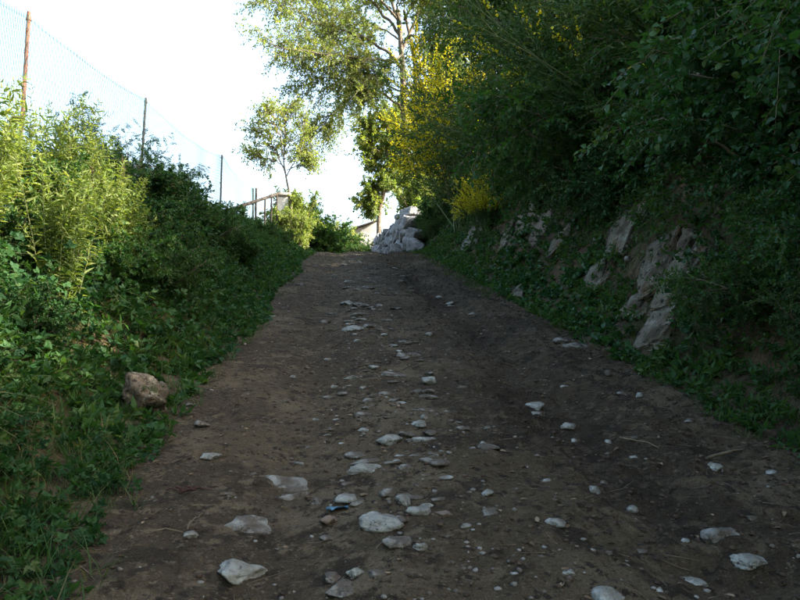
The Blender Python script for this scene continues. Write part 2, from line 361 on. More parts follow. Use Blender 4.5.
# ------------------------------------------------------------------ terrain sheets
def sheet(name, us, ys, mat, drop=0.0, by_u=True, fine=True):
    U, Y = np.meshgrid(us, ys); X = U + cx(Y) if by_u else U
    Z = H(X, Y, fine)
    Z = Z - drop
    n, m = U.shape; V = np.stack([X, Y, Z], -1)
    i = np.arange(n * m).reshape(n, m)
    F = np.stack([i[:-1, :-1], i[:-1, 1:], i[1:, 1:], i[1:, :-1]], -1).reshape(-1, 4)
    r_ = 0.0
    if by_u and fine:                                  # damp churned soil in the right wheel track
        q = U + .55 * fbm(X * .9, Y * .55, 0, 91, 4)
        r_ = np.clip(.80 * np.exp(-((q - .9) / .5) ** 2) + .4 * np.exp(-((q - 1.75) / .3) ** 2) + .28 * np.exp(-((q - .1) / .25) ** 2) + .45 * fbm(X * 1.8, Y * 1.2, 0, 92, 4), 0, 1).ravel()
    mb = MB(); mb.add(V, F, 0, r_); return put(name, mb.mesh(name, [mat], True), kind='structure')
ys_path = np.concatenate([np.arange(-6, 1.5, .15), np.arange(1.5, 8, .027), np.arange(8, 18, .06), np.arange(18, 44, .1)])
sheet('path', np.arange(-2.15, 2.55, .033), ys_path, M['soil'])
ys_b = np.concatenate([np.arange(-6, 24, .12), np.arange(24, 44.2, .25)])
def bank(name, us):
    U, Y = np.meshgrid(us, ys_b); X = U + cx(Y); Z = H(X, Y, False)
    Z = Z - 0.06 * np.clip(1 - (np.minimum(np.abs(U + 2.15), np.abs(U - 2.55)) / .05), 0, 1) * 0 - np.where((U > -2.1) & (U < 2.5), .08, 0)
    n, m = U.shape; i = np.arange(n * m).reshape(n, m)
    F = np.stack([i[:-1, :-1], i[:-1, 1:], i[1:, 1:], i[1:, :-1]], -1).reshape(-1, 4)
    mb = MB(); mb.add(np.stack([X, Y, Z], -1), F); put(name, mb.mesh(name, [M['earth']], True), kind='structure')
bank('left_bank', np.concatenate([np.arange(-26, -6, .8), np.arange(-6, -1.85, .1)]))
bank('right_bank', np.concatenate([np.arange(2.2, 6.5, .1), np.arange(6.5, 26.1, .8)]))
g = np.concatenate([np.arange(-600, -30, 30), np.arange(-30, 60, 3.), np.arange(60, 601, 30)])
X, Y = np.meshgrid(g, g)
Z = H(np.clip(X, -24, 24), np.clip(Y, -30, 120), False) - 1.2 - 0.05 * np.maximum(np.abs(X) - 24, 0)
i = np.arange(X.size).reshape(X.shape); mb = MB()
mb.add(np.stack([X, Y, Z], -1), np.stack([i[:-1, :-1], i[:-1, 1:], i[1:, 1:], i[1:, :-1]], -1).reshape(-1, 4))
put('ground', mb.mesh('ground', [M['grassland']], True), kind='structure')
# the track runs on level beyond the crest
sheet('hilltop', np.arange(-14, 14.1, .7), np.arange(43.8, 110, 1.5), M['grassland'], .03, fine=False)

# ------------------------------------------------------------------ stones
def ico(sub):
    t = (1 + 5 ** .5) / 2
    V = [(-1,t,0),(1,t,0),(-1,-t,0),(1,-t,0),(0,-1,t),(0,1,t),(0,-1,-t),(0,1,-t),(t,0,-1),(t,0,1),(-t,0,-1),(-t,0,1)]
    F = [(0,11,5),(0,5,1),(0,1,7),(0,7,10),(0,10,11),(1,5,9),(5,11,4),(11,10,2),(10,7,6),(7,1,8),(3,9,4),(3,4,2),(3,2,6),(3,6,8),(3,8,9),(4,9,5),(2,4,11),(6,2,10),(8,6,7),(9,8,1)]
    V = [np.array(v, float) / np.linalg.norm(v) for v in V]
    for _ in range(sub):
        cache = {}; nf = []
        def mid(a, b):
            k = (min(a, b), max(a, b))
            if k not in cache:
                p = V[a] + V[b]; V.append(p / np.linalg.norm(p)); cache[k] = len(V) - 1
            return cache[k]
        for a, b, c in F:
            x, y, z = mid(a, b), mid(b, c), mid(c, a); nf += [(a, x, z), (b, y, x), (c, z, y), (x, y, z)]
        F = nf
    return np.array(V), np.array(F)
ICO = [ico(k) for k in range(5)]
def stone_shape(rng, sub=3, facets=13, lo=.55, hi=.95, rough=.05, soft=40):
    V, F = ICO[sub]
    n = nrm(rng.normal(0, 1, (facets, 3))); d = rng.uniform(lo, hi, facets)
    q = np.maximum(V @ n.T, 1e-3) / d                        # >1 outside
    q = np.concatenate([q, np.ones((len(V), 1))], 1)
    r = 1 / (np.sum(q ** soft, 1) ** (1 / soft))
    s = rng.integers(0, 999)
    r = r * (1 + rough * fbm(V[:, 0] * 2.2 + s, V[:, 1] * 2.2, V[:, 2] * 2.2, 3, 4))
    return V * r[:, None], F
def stone_mesh(name, rng, dims, mat, **k):
    V, F = stone_shape(rng, **k); V = V / np.ptp(V, axis=0) * 1.0 * np.array(dims)
    mb = MB(); mb.add(V, F, 0, .5); m = mb.mesh(name, [mat], False)
    return m
# centre px, centre py, width px, height px, material, sunk share, turn, label (None: shares the small-stone label)
P_, S_, B_ = 'stone_pale', 'stone', 'stone_brown'
STONES = [
 (235,569,50,34,P_,.45,.5,'large bluish white angular slab lying flat at the lower left of the path'),
 (246,524,52,26,S_,.62,.1,'broad pale stone with a dark pit, sunk in the soil behind the bluish slab'),
 (282,482,66,18,S_,.70,-.1,'longest flat pale stone, nearly flush with the soil left of centre'),
 (294,497,34,9,S_,.70,.15,'thin pale sliver of stone just below the longest flat stone'),
 (383,517,46,26,P_,.40,.05,'largest grey block of the pile in the middle of the path'),
 (417,510,27,15,P_,.35,.2,'smooth grey stone at the right end of the pile in mid path'),
 (404,499,21,16,P_,.30,-.6,'upright tilted stone leaning between the two rear stones of the pile'),
 (390,495,18,13,S_,.35,.3,'small dark grey stone at the back of the pile in mid path'),
 (329,520,19,17,B_,.30,.2,'round brown stone beside the scrap of blue plastic'),
 (395,546,30,15,S_,.45,.1,'flat pale stone just in front of the grey block pile'),
 (419,551,14,13,P_,.30,.7,'small pointed white stone right of the flat stone before the pile'),
 (331,579,20,20,S_,.30,.9,'round grey stone touching the front stone of the bottom pair'),
 (340,591,32,19,S_,.30,-.2,'wide grey stone at the front of the bottom pair'),
 (357,573,20,13,P_,.35,.3,'pale wedge stone right of the round bottom stone'),
 (377,579,20,9,S_,.50,.1,'flat pale chip to the right of the pale wedge stone'),
 (387,439,28,15,P_,.35,.4,'angular pale stone standing alone on the stony strip above the pile'),
 (367,462,30,10,S_,.50,.1,'upper one of two pale stones lying against each other'),
 (367,471,34,12,P_,.50,-.05,'lower one of two pale stones lying against each other'),
 (188,538,15,11,P_,.35,.2,'pale stone beside crossed twigs on the left of the path'),
 (210,457,19,10,P_,.35,-.2,'bright white stone near the left grass edge'),
 (200,424,16,12,S_,.35,.2,'rounded pale stone at the grass edge near the boulder'),
 (190,404,15,7,S_,.5,.2,'small flat stone between the boulder and the bare path'),
 (535,405,18,13,P_,.30,.4,'bright rounded stone alone on the dark right half of the path'),
 (538,417,15,8,S_,.45,.1,'small stone just below the bright rounded stone'),
 (570,427,22,11,P_,.45,.2,'cracked pale stones patch right of the bright rounded stone'),
 (557,525,23,13,P_,.45,.1,'wedge shaped pale stone on the right half in the foreground'),
 (723,541,36,26,S_,.50,-.5,'large pale slab with a dark hole at the lower right'),
 (748,566,34,18,P_,.45,-.5,'bluish white slab below the holed slab at the lower right'),
 (609,593,28,26,P_,.50,.3,'pale stone cut by the bottom edge right of centre'),
 (694,577,28,14,P_,.50,.1,'ragged pale stone left of the bluish slab at the lower right'),
 (595,493,12,10,P_,.35,.1,'small round white stone on the right wheel track'),
 (547,478,11,5,P_,.45,0,None),(487,495,12,9,P_,.4,.2,'small pale pyramid stone right of the pile'),
 (493,514,21,11,S_,.60,.1,'greyish stone sunk in the soil right of the pile'),
 (640,397,10,9,P_,.35,.1,'white stone at the foot of the right bank below the rock slabs'),
 (577,346,26,11,S_,.45,.1,'wide pale stone at the foot of the right bank'),
 (562,341,15,9,S_,.45,.3,'smaller stone touching the wide one at the foot of the right bank'),
 (632,511,11,10,P_,.4,.1,None),(715,470,15,9,P_,.5,.2,'flat pale stone near the right verge grass'),
 (571,574,19,9,P_,.5,.3,None),(430,381,20,13,P_,.35,.4,'tilted pale stone at the right side of the stony strip'),
 (395,373,32,9,S_,.55,.1,'long low stone at the head of the stony strip'),
 (352,377,17,7,P_,.5,.1,None),(372,403,19,8,S_,.5,.1,None),(369,409,15,6,S_,.5,.1,None),(364,415,23,7,S_,.55,.1,None),
 (424,419,8,8,P_,.35,.1,None),(415,391,15,8,S_,.5,.3,None),(366,430,13,7,P_,.45,.1,None),(330,397,15,5,S_,.5,.1,None),
 (354,328,24,11,P_,.5,.1,'broad pale stone at the near end of the far stone cluster'),(348,302,18,10,P_,.45,.2,'left stone of the far cluster below the crest'),
 (361,304,18,8,S_,.45,.1,'right stone of the far cluster below the crest'),(357,315,13,6,S_,.5,.1,None),(369,326,12,6,S_,.5,.1,None),
 (357,340,9,5,P_,.45,.1,None),(404,353,22,11,S_,.55,.3,'greyish angled stone above the long low stone'),(385,335,8,5,P_,.4,.1,None),(430,335,8,6,P_,.4,.1,None),
 (450,305,9,5,P_,.45,.1,None),(440,297,7,4,P_,.45,.1,None),(451,308,8,4,P_,.45,.1,None),(366,287,9,5,S_,.45,.1,None),(326,322,11,5,S_,.5,.1,None),
 (333,314,10,4,S_,.5,.1,None),(301,284,10,5,S_,.5,.1,None),(272,315,9,5,P_,.5,.1,None),(473,316,8,4,P_,.45,.1,None),(402,282,9,5,S_,.45,.1,None),
 (395,268,7,4,P_,.45,.1,None),(403,276,8,4,S_,.45,.1,None),(347,282,8,4,S_,.45,.1,None),(327,359,7,4,P_,.45,.1,None),(293,376,6,4,P_,.45,.1,None),
 (462,388,11,5,S_,.5,.1,None),(334,386,8,5,P_,.4,.1,None),(349,386,7,5,P_,.4,.1,None),(363,388,7,6,P_,.4,.1,None),(316,419,9,4,P_,.5,.1,None),
 (336,419,8,4,P_,.5,.1,None),(332,431,11,5,S_,.5,.1,None),(328,436,12,4,S_,.5,.1,None),(342,442,7,4,P_,.5,.1,None),(309,447,8,4,S_,.5,.1,None),
 (415,456,16,6,S_,.55,.1,None),(397,463,9,6,P_,.45,.1,None),(404,472,16,9,S_,.6,.3,None),(318,503,13,12,S_,.5,.2,None),(346,484,9,5,S_,.5,.1,None),
 (328,540,14,9,S_,.5,.1,None),(424,512,10,9,B_,.4,.1,None),(443,514,18,9,B_,.5,.1,None),(515,573,8,4,P_,.5,.1,None),(592,550,8,4,P_,.5,.1,None),
 (640,547,15,6,S_,.55,.1,None),(686,549,11,6,P_,.5,.2,None),(660,586,13,7,P_,.5,.3,None),(752,525,10,6,S_,.5,.1,None),(773,470,12,7,P_,.5,.1,None),
 (604,486,9,7,S_,.5,.1,None),(635,442,9,6,S_,.5,.1,None),(607,450,9,6,S_,.5,.1,None),(609,441,7,8,P_,.5,.1,None),(636,460,12,6,P_,.5,.1,None),
 (565,389,9,4,P_,.5,.1,None),(484,446,8,7,P_,.5,.1,None),(489,430,9,6,S_,.5,.1,None),(575,440,8,6,P_,.45,.1,None),(553,439,6,4,P_,.45,.1,None),
 (622,396,10,5,S_,.5,.1,None),(690,425,12,6,S_,.5,.1,None),(228,497,14,5,S_,.6,.1,None),(253,477,9,4,S_,.6,.1,None),(285,402,8,4,S_,.5,.1,None),
]
GRP = 'loose stones on the dirt path'
for k, (px, py, w, h, mt, sunk, rz, lab) in enumerate(STONES):
    rg = np.random.default_rng(100 + k)
    p, dep = ground_hit(px, py + h * .25)
    W = w * dep / FPX; Hh = h * dep / FPX
    # a stone seen at a slant: the visible height mixes depth and thickness
    thick = max(Hh * .62, W * .16); deep = np.clip(Hh * 1.8, W * .55, W * 1.1)
    big = w >= 13
    m = stone_mesh('stone', rg, (W * 1.03, deep, thick / (1 - sunk * .55) * 1.05), M[mt], sub=4 if w >= 30 else 3 if big else 2, facets=9, lo=.42, hi=.9, rough=.22 if big else .12)
    uu = p[0] - float(cx(p[1]))
    s = lab or ('small pale stone high on the path just below the crest' if p[1] > 11 else 'small pale stone on the smooth left part of the path' if uu < -.75 else 'small pale stone in the stony strip down the middle of the path' if uu < .45 else 'small pale stone in the near foreground on the dark right half of the path' if p[1] < 3.6 else 'small pale stone on the dark churned right half of the path')
    put('stone', m, label=s, cat='stone', group=GRP, loc=p + np.array([0, deep * .1, thick * (.38 - sunk * .78)]), rz=rz + rg.normal(0, .12))
rg = np.random.default_rng(240)
for k in range(165):                                            # more of the small stones in the strip
    y = 3.2 + 17 * rg.random() ** 1.3; u = rg.normal(-.16 - .010 * y, .24 + .008 * y); x = float(cx(y)) + u; W = rg.uniform(.05, .15) * (1 + y * .02)
    m = stone_mesh('stone', rg, (W, W * rg.uniform(.5, .9), W * rg.uniform(.20, .34)), M[(P_, S_, S_)[k % 3]], sub=2, facets=8, lo=.42, hi=.9, rough=.14)
    put('stone', m, label='small pale stone high on the path just below the crest' if y > 11 else 'small pale stone in the stony strip down the middle of the path', cat='stone', group=GRP, loc=(x, y, float(H(x, y)) - W * .01), rz=rg.random() * 6.28)
# boulder and its companion in the left grass
p, dep = ground_hit(143, 414)
m = stone_mesh('boulder', np.random.default_rng(5), (.44, .36, .40), M['boulder_rock'], sub=4, facets=10, lo=.5, hi=.85, rough=.40)
put('boulder', m, label='large brownish boulder half hidden in the grass on the left verge', cat='boulder', loc=p + [-.03, .04, .07], rz=2.2)
p, dep = ground_hit(157, 398)
m = stone_mesh('stone', np.random.default_rng(6), (.10, .09, .13), M[S_], sub=3)
put('stone', m, label='small grey stone just behind the brown boulder in the grass', cat='stone', group=GRP, loc=p + [0, .1, .06])

# gravel and clods (nobody could count them)
def scatter_stones(name, n, mat, rng, smin, smax, weight, label, flat=.6, yr=(1.6, 27)):
    y = yr[0] + (yr[1] - yr[0]) * rng.random(n * 4) ** 1.7
    u = rng.uniform(-1.75, 2.15, n * 4)
    keep = rng.random(n * 4) < weight(u, y); y = y[keep][:n]; u = u[keep][:n]; n = len(y); x = u + cx(y)
    z = H(x, y); s = np.exp(rng.uniform(np.log(smin), np.log(smax), n)) * (1 + y * .035)
    var = [stone_shape(np.random.default_rng(900 + k), sub=0, facets=7, lo=.5, hi=.9, rough=.2)[0] for k in range(16)]
    F = ICO[0][1]; mb = MB(); rr = rng.random(n)
    for k in range(n):
        V = var[k % 16] * np.array([s[k], s[k] * rng.uniform(.6, 1), s[k] * flat * rng.uniform(.6, 1.1)]) * .5
        a = rng.random() * 6.28; c, d = math.cos(a), math.sin(a)
        V = np.stack([V[:, 0] * c - V[:, 1] * d, V[:, 0] * d + V[:, 1] * c, V[:, 2]], 1) + np.array([x[k], y[k], z[k] + s[k] * .0])
        mb.add(V, F, 0, rr[k])
    o = put(name, mb.mesh(name, [mat], False), label=label, cat=name, kind='stuff')
scatter_stones('gravel', 7500, M['gravel'], np.random.default_rng(21), .006, .042,
    lambda u, y: .16 + .84 * np.exp(-((u + .16 + .01 * y) / .42) ** 2) , 'small gravel scattered over the dirt path')
scatter_stones('soil_clods', 7500, M['clod'], np.random.default_rng(22), .006, .045,
    lambda u, y: .15 + .85 * sstep((u - .1) / .8) * (.4 + .6 * (vnoise(u * 2, y * 1.4, 0, 8) > 0)), 'dark crumbled clods of soil on the churned right half of the path', .7)
# twigs, dead leaves
rg = np.random.default_rng(31); mb = MB(); n = 900
y = 1.8 + 20 * rg.random(n) ** 1.6; u = np.where(rg.random(n) < .6, rg.uniform(.2, 2.2, n), rg.uniform(-1.8, 2, n)); x = u + cx(y)
a = rg.random(n) * 6.28
tubes(mb, Cv(np.stack([x, y, H(x, y) + .008], 1), np.stack([np.cos(a), np.sin(a), rg.normal(.1, .12, n)], 1), rg.uniform(.03, .16, n), rg.normal(0, .15, (n, 3)), .0022, .0012), 2, 3, 0)
n = 1500; y = 1.8 + 18 * rg.random(n) ** 1.6; u = rg.uniform(-1.8, 2.2, n); x = u + cx(y); a = rg.random(n) * 6.28
blades(mb, np.stack([x, y, H(x, y) + .008], 1), np.stack([np.cos(a), np.sin(a), rg.normal(.1, .2, n)], 1), np.tile([0, 0, 1.], (n, 1)) + rg.normal(0, .3, (n, 3)), rg.uniform(.015, .05, n), .5, 1)
M['litter'] = leaf_mat('dead_leaf', [(0, (.06, .042, .028)), (.7, (.12, .085, .052)), (1, (.22, .17, .11))], .15, (1.1, 1, .8), .8, .1)
put('ground_litter', mb.mesh('ground_litter', [M['twig'], M['litter']]), label='thin dead twigs and fallen leaves strewn on the path', cat='litter', kind='stuff')
# crossed twigs, reddish bark scrap, blue plastic scrap
def stick(px, py, L, a, r, mat, label, up=.03):
    p, _ = ground_hit(px, py); mb = MB(); rg = np.random.default_rng(px)
    d = np.array([math.cos(a), math.sin(a), .22 * math.sin(a)])
    pts = [d * L * (t - .5) + np.array([0, 0, up * .4 + r + .012 * math.sin(5 * t)]) + rg.normal(0, L * .012, 3) for t in np.linspace(0, 1, 7)]
    poly_tube(mb, pts, np.linspace(r, r * .5, 7), 6, 0, .1, rg)
    put('stick', mb.mesh('stick', [mat], True), label=label, cat='stick', loc=p)
stick(172, 537, .18, .1, .004, M['twig'], 'thin pale twig lying left of the pale stone on the left of the path')
stick(195, 530, .20, 1.5, .004, M['twig'], 'thin twig lying upright in view behind the pale stone on the left')
stick(735, 453, .55, .5, .010, M['twig'], 'bare stick lying across the lower right verge')
stick(648, 452, .36, -.7, .007, M['twig'], 'short pale twig lying at the right edge of the path')
M['redbark'] = solid_mat('red_bark', [(.06, .028, .022), ((.035, .018, .015), 14, .4, .6, 1)], [(40, .6, .01)], .85, .2)
p, _ = ground_hit(190, 494); mb = MB(); rg = np.random.default_rng(4)
for k in range(6):
    a = rg.normal(.05, .45); d = np.array([math.cos(a), math.sin(a), .02]); o = np.array([rg.normal(0, .02), rg.normal(0, .03), .012])
    poly_tube(mb, [o + d * t * .17 + [0, 0, .01 * math.sin(9 * t + k)] for t in np.linspace(-.6, .6, 6) * rg.uniform(.4, 1)], .004, 5, 0, .3, rg)
put('bark_scrap', mb.mesh('bark_scrap', [M['redbark']], True), label='reddish brown scrap of bark strips on the soil by the left grass', cat='bark', loc=p)
M['blue'] = solid_mat('blue_plastic', [(.03, .12, .19), ((.02, .05, .08), 30, .45, .6, 1)], [], .4, .5)
p, dep = ground_hit(337, 511); mb = MB(); rg = np.random.default_rng(9)
U_, V_ = np.meshgrid(np.linspace(-.055, .055, 9), np.linspace(-.03, .03, 6)); Zt = .018 + .014 * fbm(U_ * 40, V_ * 40, 0, 3, 3)
i = np.arange(54).reshape(6, 9); Fq = np.stack([i[:-1, :-1], i[:-1, 1:], i[1:, 1:], i[1:, :-1]], -1).reshape(-1, 4)
top = np.stack([U_, V_, Zt], -1).reshape(-1, 3); mb.add(np.vstack([top, top - [0, 0, .004]]), np.vstack([Fq, Fq[:, ::-1] + 54]))
put('plastic_scrap', mb.mesh('plastic_scrap', [M['blue']], True), label='crumpled scrap of blue plastic beside the round brown stone', cat='litter', loc=p, rz=.2)

# ------------------------------------------------------------------ rock slabs in the right bank
def slab(quad, thick, label, seed, mat='rock_face', Y=None, steps=(22, 10), name='rock_slab', grp='rock slabs showing in the right bank'):
    """quad: four pixel corners (low left, low right, top right, top left) at the bank's depth"""
    rg = np.random.default_rng(seed); pts = []
    for (px, py) in quad:
        q, _ = ground_hit(px, py)
        pts.append(at(px, py, q[1] if Y is None else Y))
    a, b, c, d = [np.array(p) for p in pts]; cen = (a + b + c + d) / 4
    n = nrm(np.cross(b - a, d - a)); n = n if n[0] < 0 or n[1] < 0 else -n
    if np.dot(n, np.array([0, 0, EYE]) - cen) < 0: n = -n
    lax = (c + d - a - b) / 2; wax = (b + c - a - d) / 2; L = np.linalg.norm(lax); W = np.linalg.norm(wax)
    l_ = nrm(lax); w_ = nrm(wax - l_ * np.dot(wax, l_)); n = np.cross(w_, l_); n = n if np.dot(n, np.array([0, 0, EYE]) - cen) > 0 else -n
    V, F = ICO[4]; V = np.sign(V) * np.abs(V) ** .24; V = V / np.abs(V).max(0)
    pl = nrm(rg.normal(0, 1, (9, 3)) * [1, .8, .5]); dd = rg.uniform(.85, 1.2, 9); q = np.maximum(V @ pl.T, 1e-3) / dd; V = V / np.maximum(1, q.max(1))[:, None]
    ridge = fbm(V[:, 0] * 3.5 + seed, V[:, 1] * .8, V[:, 2] * 2, seed, 4); rough = fbm(V[:, 0] * 2.5, V[:, 1] * 4.5 + seed, V[:, 2] * 3, seed + 3, 5)
    step = np.floor((V[:, 0] * .5 + .5 + .12 * rough) * 3.2) / 3.2
    V = V * (1 + .20 * rough + .10 * ridge)[:, None]
    P = w_ * (V[:, :1] * W * .66) + l_ * (V[:, 1:2] * L * .60) + n * ((V[:, 2:] * .16) + (thick * (.25 + .5 * ridge + .45 * step) - .10)[:, None] * (V[:, 2:] > 0))
    mb = MB(); mb.add(P, F)
    put(name, mb.mesh(name, [M[mat]]), label=label, cat='rock', group=grp, loc=cen)
slab([(655,310),(677,319),(708,262),(690,254)], .10, 'long bare rock slab with a straight upper edge in the right bank', 41)
slab([(638,302),(656,308),(680,246),(656,244)], .10, 'weathered rock slab left of the straight edged slab', 42)
slab([(630,356),(660,350),(684,318),(655,314)], .08, 'lowest broken rock ledge at the foot of the right bank', 43)
slab([(682,312),(698,306),(712,276),(698,270)], .05, 'narrow grey rock to the right of the straight edged slab', 44)
slab([(604,252),(622,258),(646,214),(630,206)], .06, 'brown earthy rock above the weathered slab', 45)
slab([(523,232),(530,233),(534,206),(526,204)], .07, 'orange brown upright rock under the overhanging bushes', 46, 'stone_brown')
slab([(481,232),(487,234),(488,212),(484,211)], .06, 'pale upright splinter of rock beside the slanting one', 47, 'stone')
slab([(464,254),(469,256),(479,226),(475,224)], .05, 'thin slanting pale rock splinter in the right bank', 48, 'stone')
slab([(514,300),(518,301),(521,288),(517,286)], .03, 'small grey rock low in the right bank beyond the slabs', 49)
slab([(432,240),(441,242),(443,214),(434,212)], .06, 'pale ribbed rock under hanging dry grass near the stone wall', 50, 'stone')
slab([(668,262),(684,266),(700,236),(684,230)], .04, 'dark grey rock above the straight edged slab under the hanging grass', 55)
slab([(622,318),(638,322),(650,296),(638,290)], .05, 'crumbling tan rock low left of the weathered slab', 56)
slab([(586,292),(598,296),(612,262),(600,258)], .06, 'small tan rock in the bank left of the weathered slab', 51)
slab([(556,250),(566,254),(578,222),(568,220)], .06, 'brown earthy rock in the middle of the right bank', 52)
slab([(540,236),(549,238),(553,210),(544,208)], .05, 'tan rock next to the orange brown upright rock', 53, 'stone_brown')
slab([(500,250),(507,252),(513,226),(507,224)], .05, 'grey brown rock between the pale splinter and the orange brown rock', 54)
for (px, py, w) in ((618, 214, 8), (598, 242, 8), (629, 262, 8), (610, 380, 8)):
    p, dep = ground_hit(px, py); W = w * dep / FPX
    put('stone', stone_mesh('stone', np.random.default_rng(px), (W, W * .8, W * .8), M[S_], sub=2), label={618: 'pale stone stuck high in the right bank under the ivy', 598: 'pale pebble in the grass of the right bank beyond the slabs', 629: 'small pale stone beside the weathered rock slab', 610: 'small stone at the foot of the bank below the slabs'}[px], cat='stone', loc=p + [-.02, -.03, .03])

# ------------------------------------------------------------------ wire fence on the left bank
M['rust'] = solid_mat('rusty_steel', [(.16, .062, .035), ((.08, .032, .022), 9, .42, .6, 1), ((.22, .11, .065), 17, .55, .68, 3)], [(60, .5, .004)], .8, .3)
M['dark_steel'] = solid_mat('dark_steel', [(.055, .05, .055), ((.10, .06, .045), 12, .5, .64, 1)], [(60, .5, .004)], .7, .3)
M['wire'] = solid_mat('green_wire', [(.04, .10, .09)], [], .5, .4)
tops = [(at(-120, -99, 4.0), .03), (at(29, 12, 7.0), .021), (at(146, 98, 11.2), .020), (at(222, 155, 18.2), .024), (at(253, 188, 23.4), .03)]
lows = [at(-135, 60, 4.0), at(19.5, 140, 7.0), at(139.5, 178, 11.2), at(219, 225, 18.2), at(252.5, 222, 23.4)]
fence = put('wire_fence', None, label='tall sagging wire mesh fence on steel posts along the left bank', cat='fence', loc=(tops[1][0][0], tops[1][0][1], 0))
FO = np.array(fence.location); bases = []
for k, ((tp, r), lw) in enumerate(zip(tops, lows)):
    d = nrm(lw - tp); zb = float(H(lw[0], lw[1], False)) - .25
    bs = tp + d * (tp[2] - zb) / -d[2]; bases.append(bs)
    mb = MB(); pts = spline([bs - FO, (bs * .5 + tp * .5) - FO + np.array([.012, 0, 0]), tp - FO], 14)
    poly_tube(mb, pts, r, 8, 0, .04, np.random.default_rng(k))
    for f in (.45, .7, .97):
        c = bs + (tp - bs) * f - FO; poly_tube(mb, [c - [0, 0, .012], c + [0, 0, .012]], r * 1.35, 8, 0)
    po = put('post', mb.mesh('post', [M['rust'] if k == 1 else M['dark_steel']], True), parent=fence)
    if k == 1: po['label'] = 'rusty orange steel post'
B_a = np.array(bases); T_a = np.array([t for t, _ in tops])
lens = np.concatenate([[0], np.cumsum(np.linalg.norm(np.diff(T_a, axis=0), axis=1))])
def fsurf(a, h):
    """point on the mesh: a metres along, h 0..1 from 0.9 m under the post tops up to the tops"""
    a = np.asarray(a, float); k = np.clip(np.searchsorted(lens, a) - 1, 0, len(lens) - 2); f = (a - lens[k]) / (lens[k + 1] - lens[k])
    tp = T_a[k] + (T_a[k + 1] - T_a[k]) * f[:, None]; bs = B_a[k] + (B_a[k + 1] - B_a[k]) * f[:, None]
    hh = np.asarray(h, float)[:, None]
    sag = 4 * f * (1 - f) * .13 * (lens[k + 1] - lens[k]) / 5
    p = bs + (tp - bs) * hh - np.array([0, 0, 1.]) * (sag * hh[:, 0] ** 2)[:, None] - [0, 0, .03]
    p[:, 0] += .05 * vnoise(a * .9, hh[:, 0] * 3, 0, 61) + .05; return p - FO
tot = lens[-1]; Hm = 2.4; mb = MB(); sp = .085
def wires(mb, starts, slope, seg=9, r=.0021):
    P = []
    for s in range(seg + 1):
        h = np.full(len(starts), .10 + .9 * s / seg); P.append(fsurf(np.clip(starts + slope * Hm * .9 * s / seg, 0, tot - .001), h))
    for s in range(seg):
        d = P[s + 1] - P[s]; L = np.linalg.norm(d, axis=1); ok = L > .05
        tubes(mb, Cv(P[s][ok], d[ok], L[ok], 0, r, r), 1, 3, 0, .5)
st = np.arange(-Hm, tot + Hm, sp)
wires(mb, st, .62); wires(mb, st, -.62)
put('wire_mesh', mb.mesh('wire_mesh', [M['wire']]), parent=fence, kind='stuff')
for h in (.985, .52):
    mb = MB(); aa = np.linspace(0.01, tot - .01, 80); poly_tube(mb, fsurf(aa, np.full(80, h)), .0028, 4, 0)
    put('tension_wire', mb.mesh('tension_wire', [M['wire']]), parent=fence)

# ------------------------------------------------------------------ hand rail, pillar, shed, boulder wall beyond the crest
M['old_wood'] = solid_mat('weathered_wood', [(.05, .042, .034), ((.028, .023, .02), 8, .42, .6, 1)], [(30, .5, .01)], .85, .2)
M['plaster'] = solid_mat('pale_plaster', [(.52, .48, .42), ((.36, .33, .28), 2.2, .45, .62, 1), ((.60, .57, .52), 5, .55, .7, 3)], [(12, .4, .02), (60, .4, .005)], .9, .2)
r0, r1 = at(223, 212, 19.0), at(279, 193.5, 27.2)
rail = put('hand_rail', None, label='dark sloping rail on thin uprights beyond the wire fence', cat='railing', loc=r0); RO = r0
def rod(name, a, b, r, parent, mat, sides=8):
    mb = MB(); a, b = np.array(a) - RO, np.array(b) - RO
    poly_tube(mb, [a + (b - a) * t for t in np.linspace(0, 1, 6)], r, sides, 0, .05); put(name, mb.mesh(name, [mat], True), parent=parent)
rod('top_rail', r0, r1, .055, rail, M['old_wood'])
for f in (.28, .5, .68, .82, .95):
    t = r0 + (r1 - r0) * f; rod('upright', (t[0], t[1], float(H(t[0], t[1], False)) - .2), t + [0, 0, (.45 if f == .5 else .02)], .035, rail, M['old_wood'])
pc = at(283, 210, 27.6); gz = float(H(pc[0], pc[1], False))
pil = put('gate_pillar', None, label='sunlit pale masonry pillar at the upper end of the sloping rail', cat='pillar', loc=(pc[0], pc[1], gz - .1))
ph = at(283, 197, 27.6)[2] - gz + .1
mb = MB(); V, F = ICO[4]; Vb = np.sign(V) * np.abs(V) ** .22; Vb = Vb / np.abs(Vb).max(0) * np.array([.26, .26, ph / 2]) + [0, 0, ph / 2]
Vb += (.012 * fbm(Vb[:, 0] * 6, Vb[:, 1] * 6, Vb[:, 2] * 6, 4, 3))[:, None]
mb.add(Vb, F); put('shaft', mb.mesh('shaft', [M['plaster']], True), parent=pil)
mb = MB(); Vc = np.sign(V) * np.abs(V) ** .25; Vc = Vc / np.abs(Vc).max(0) * np.array([.33, .33, .06]) + [0, 0, ph + .05]; mb.add(Vc, F)
put('cap', mb.mesh('cap', [M['plaster']], True), parent=pil)

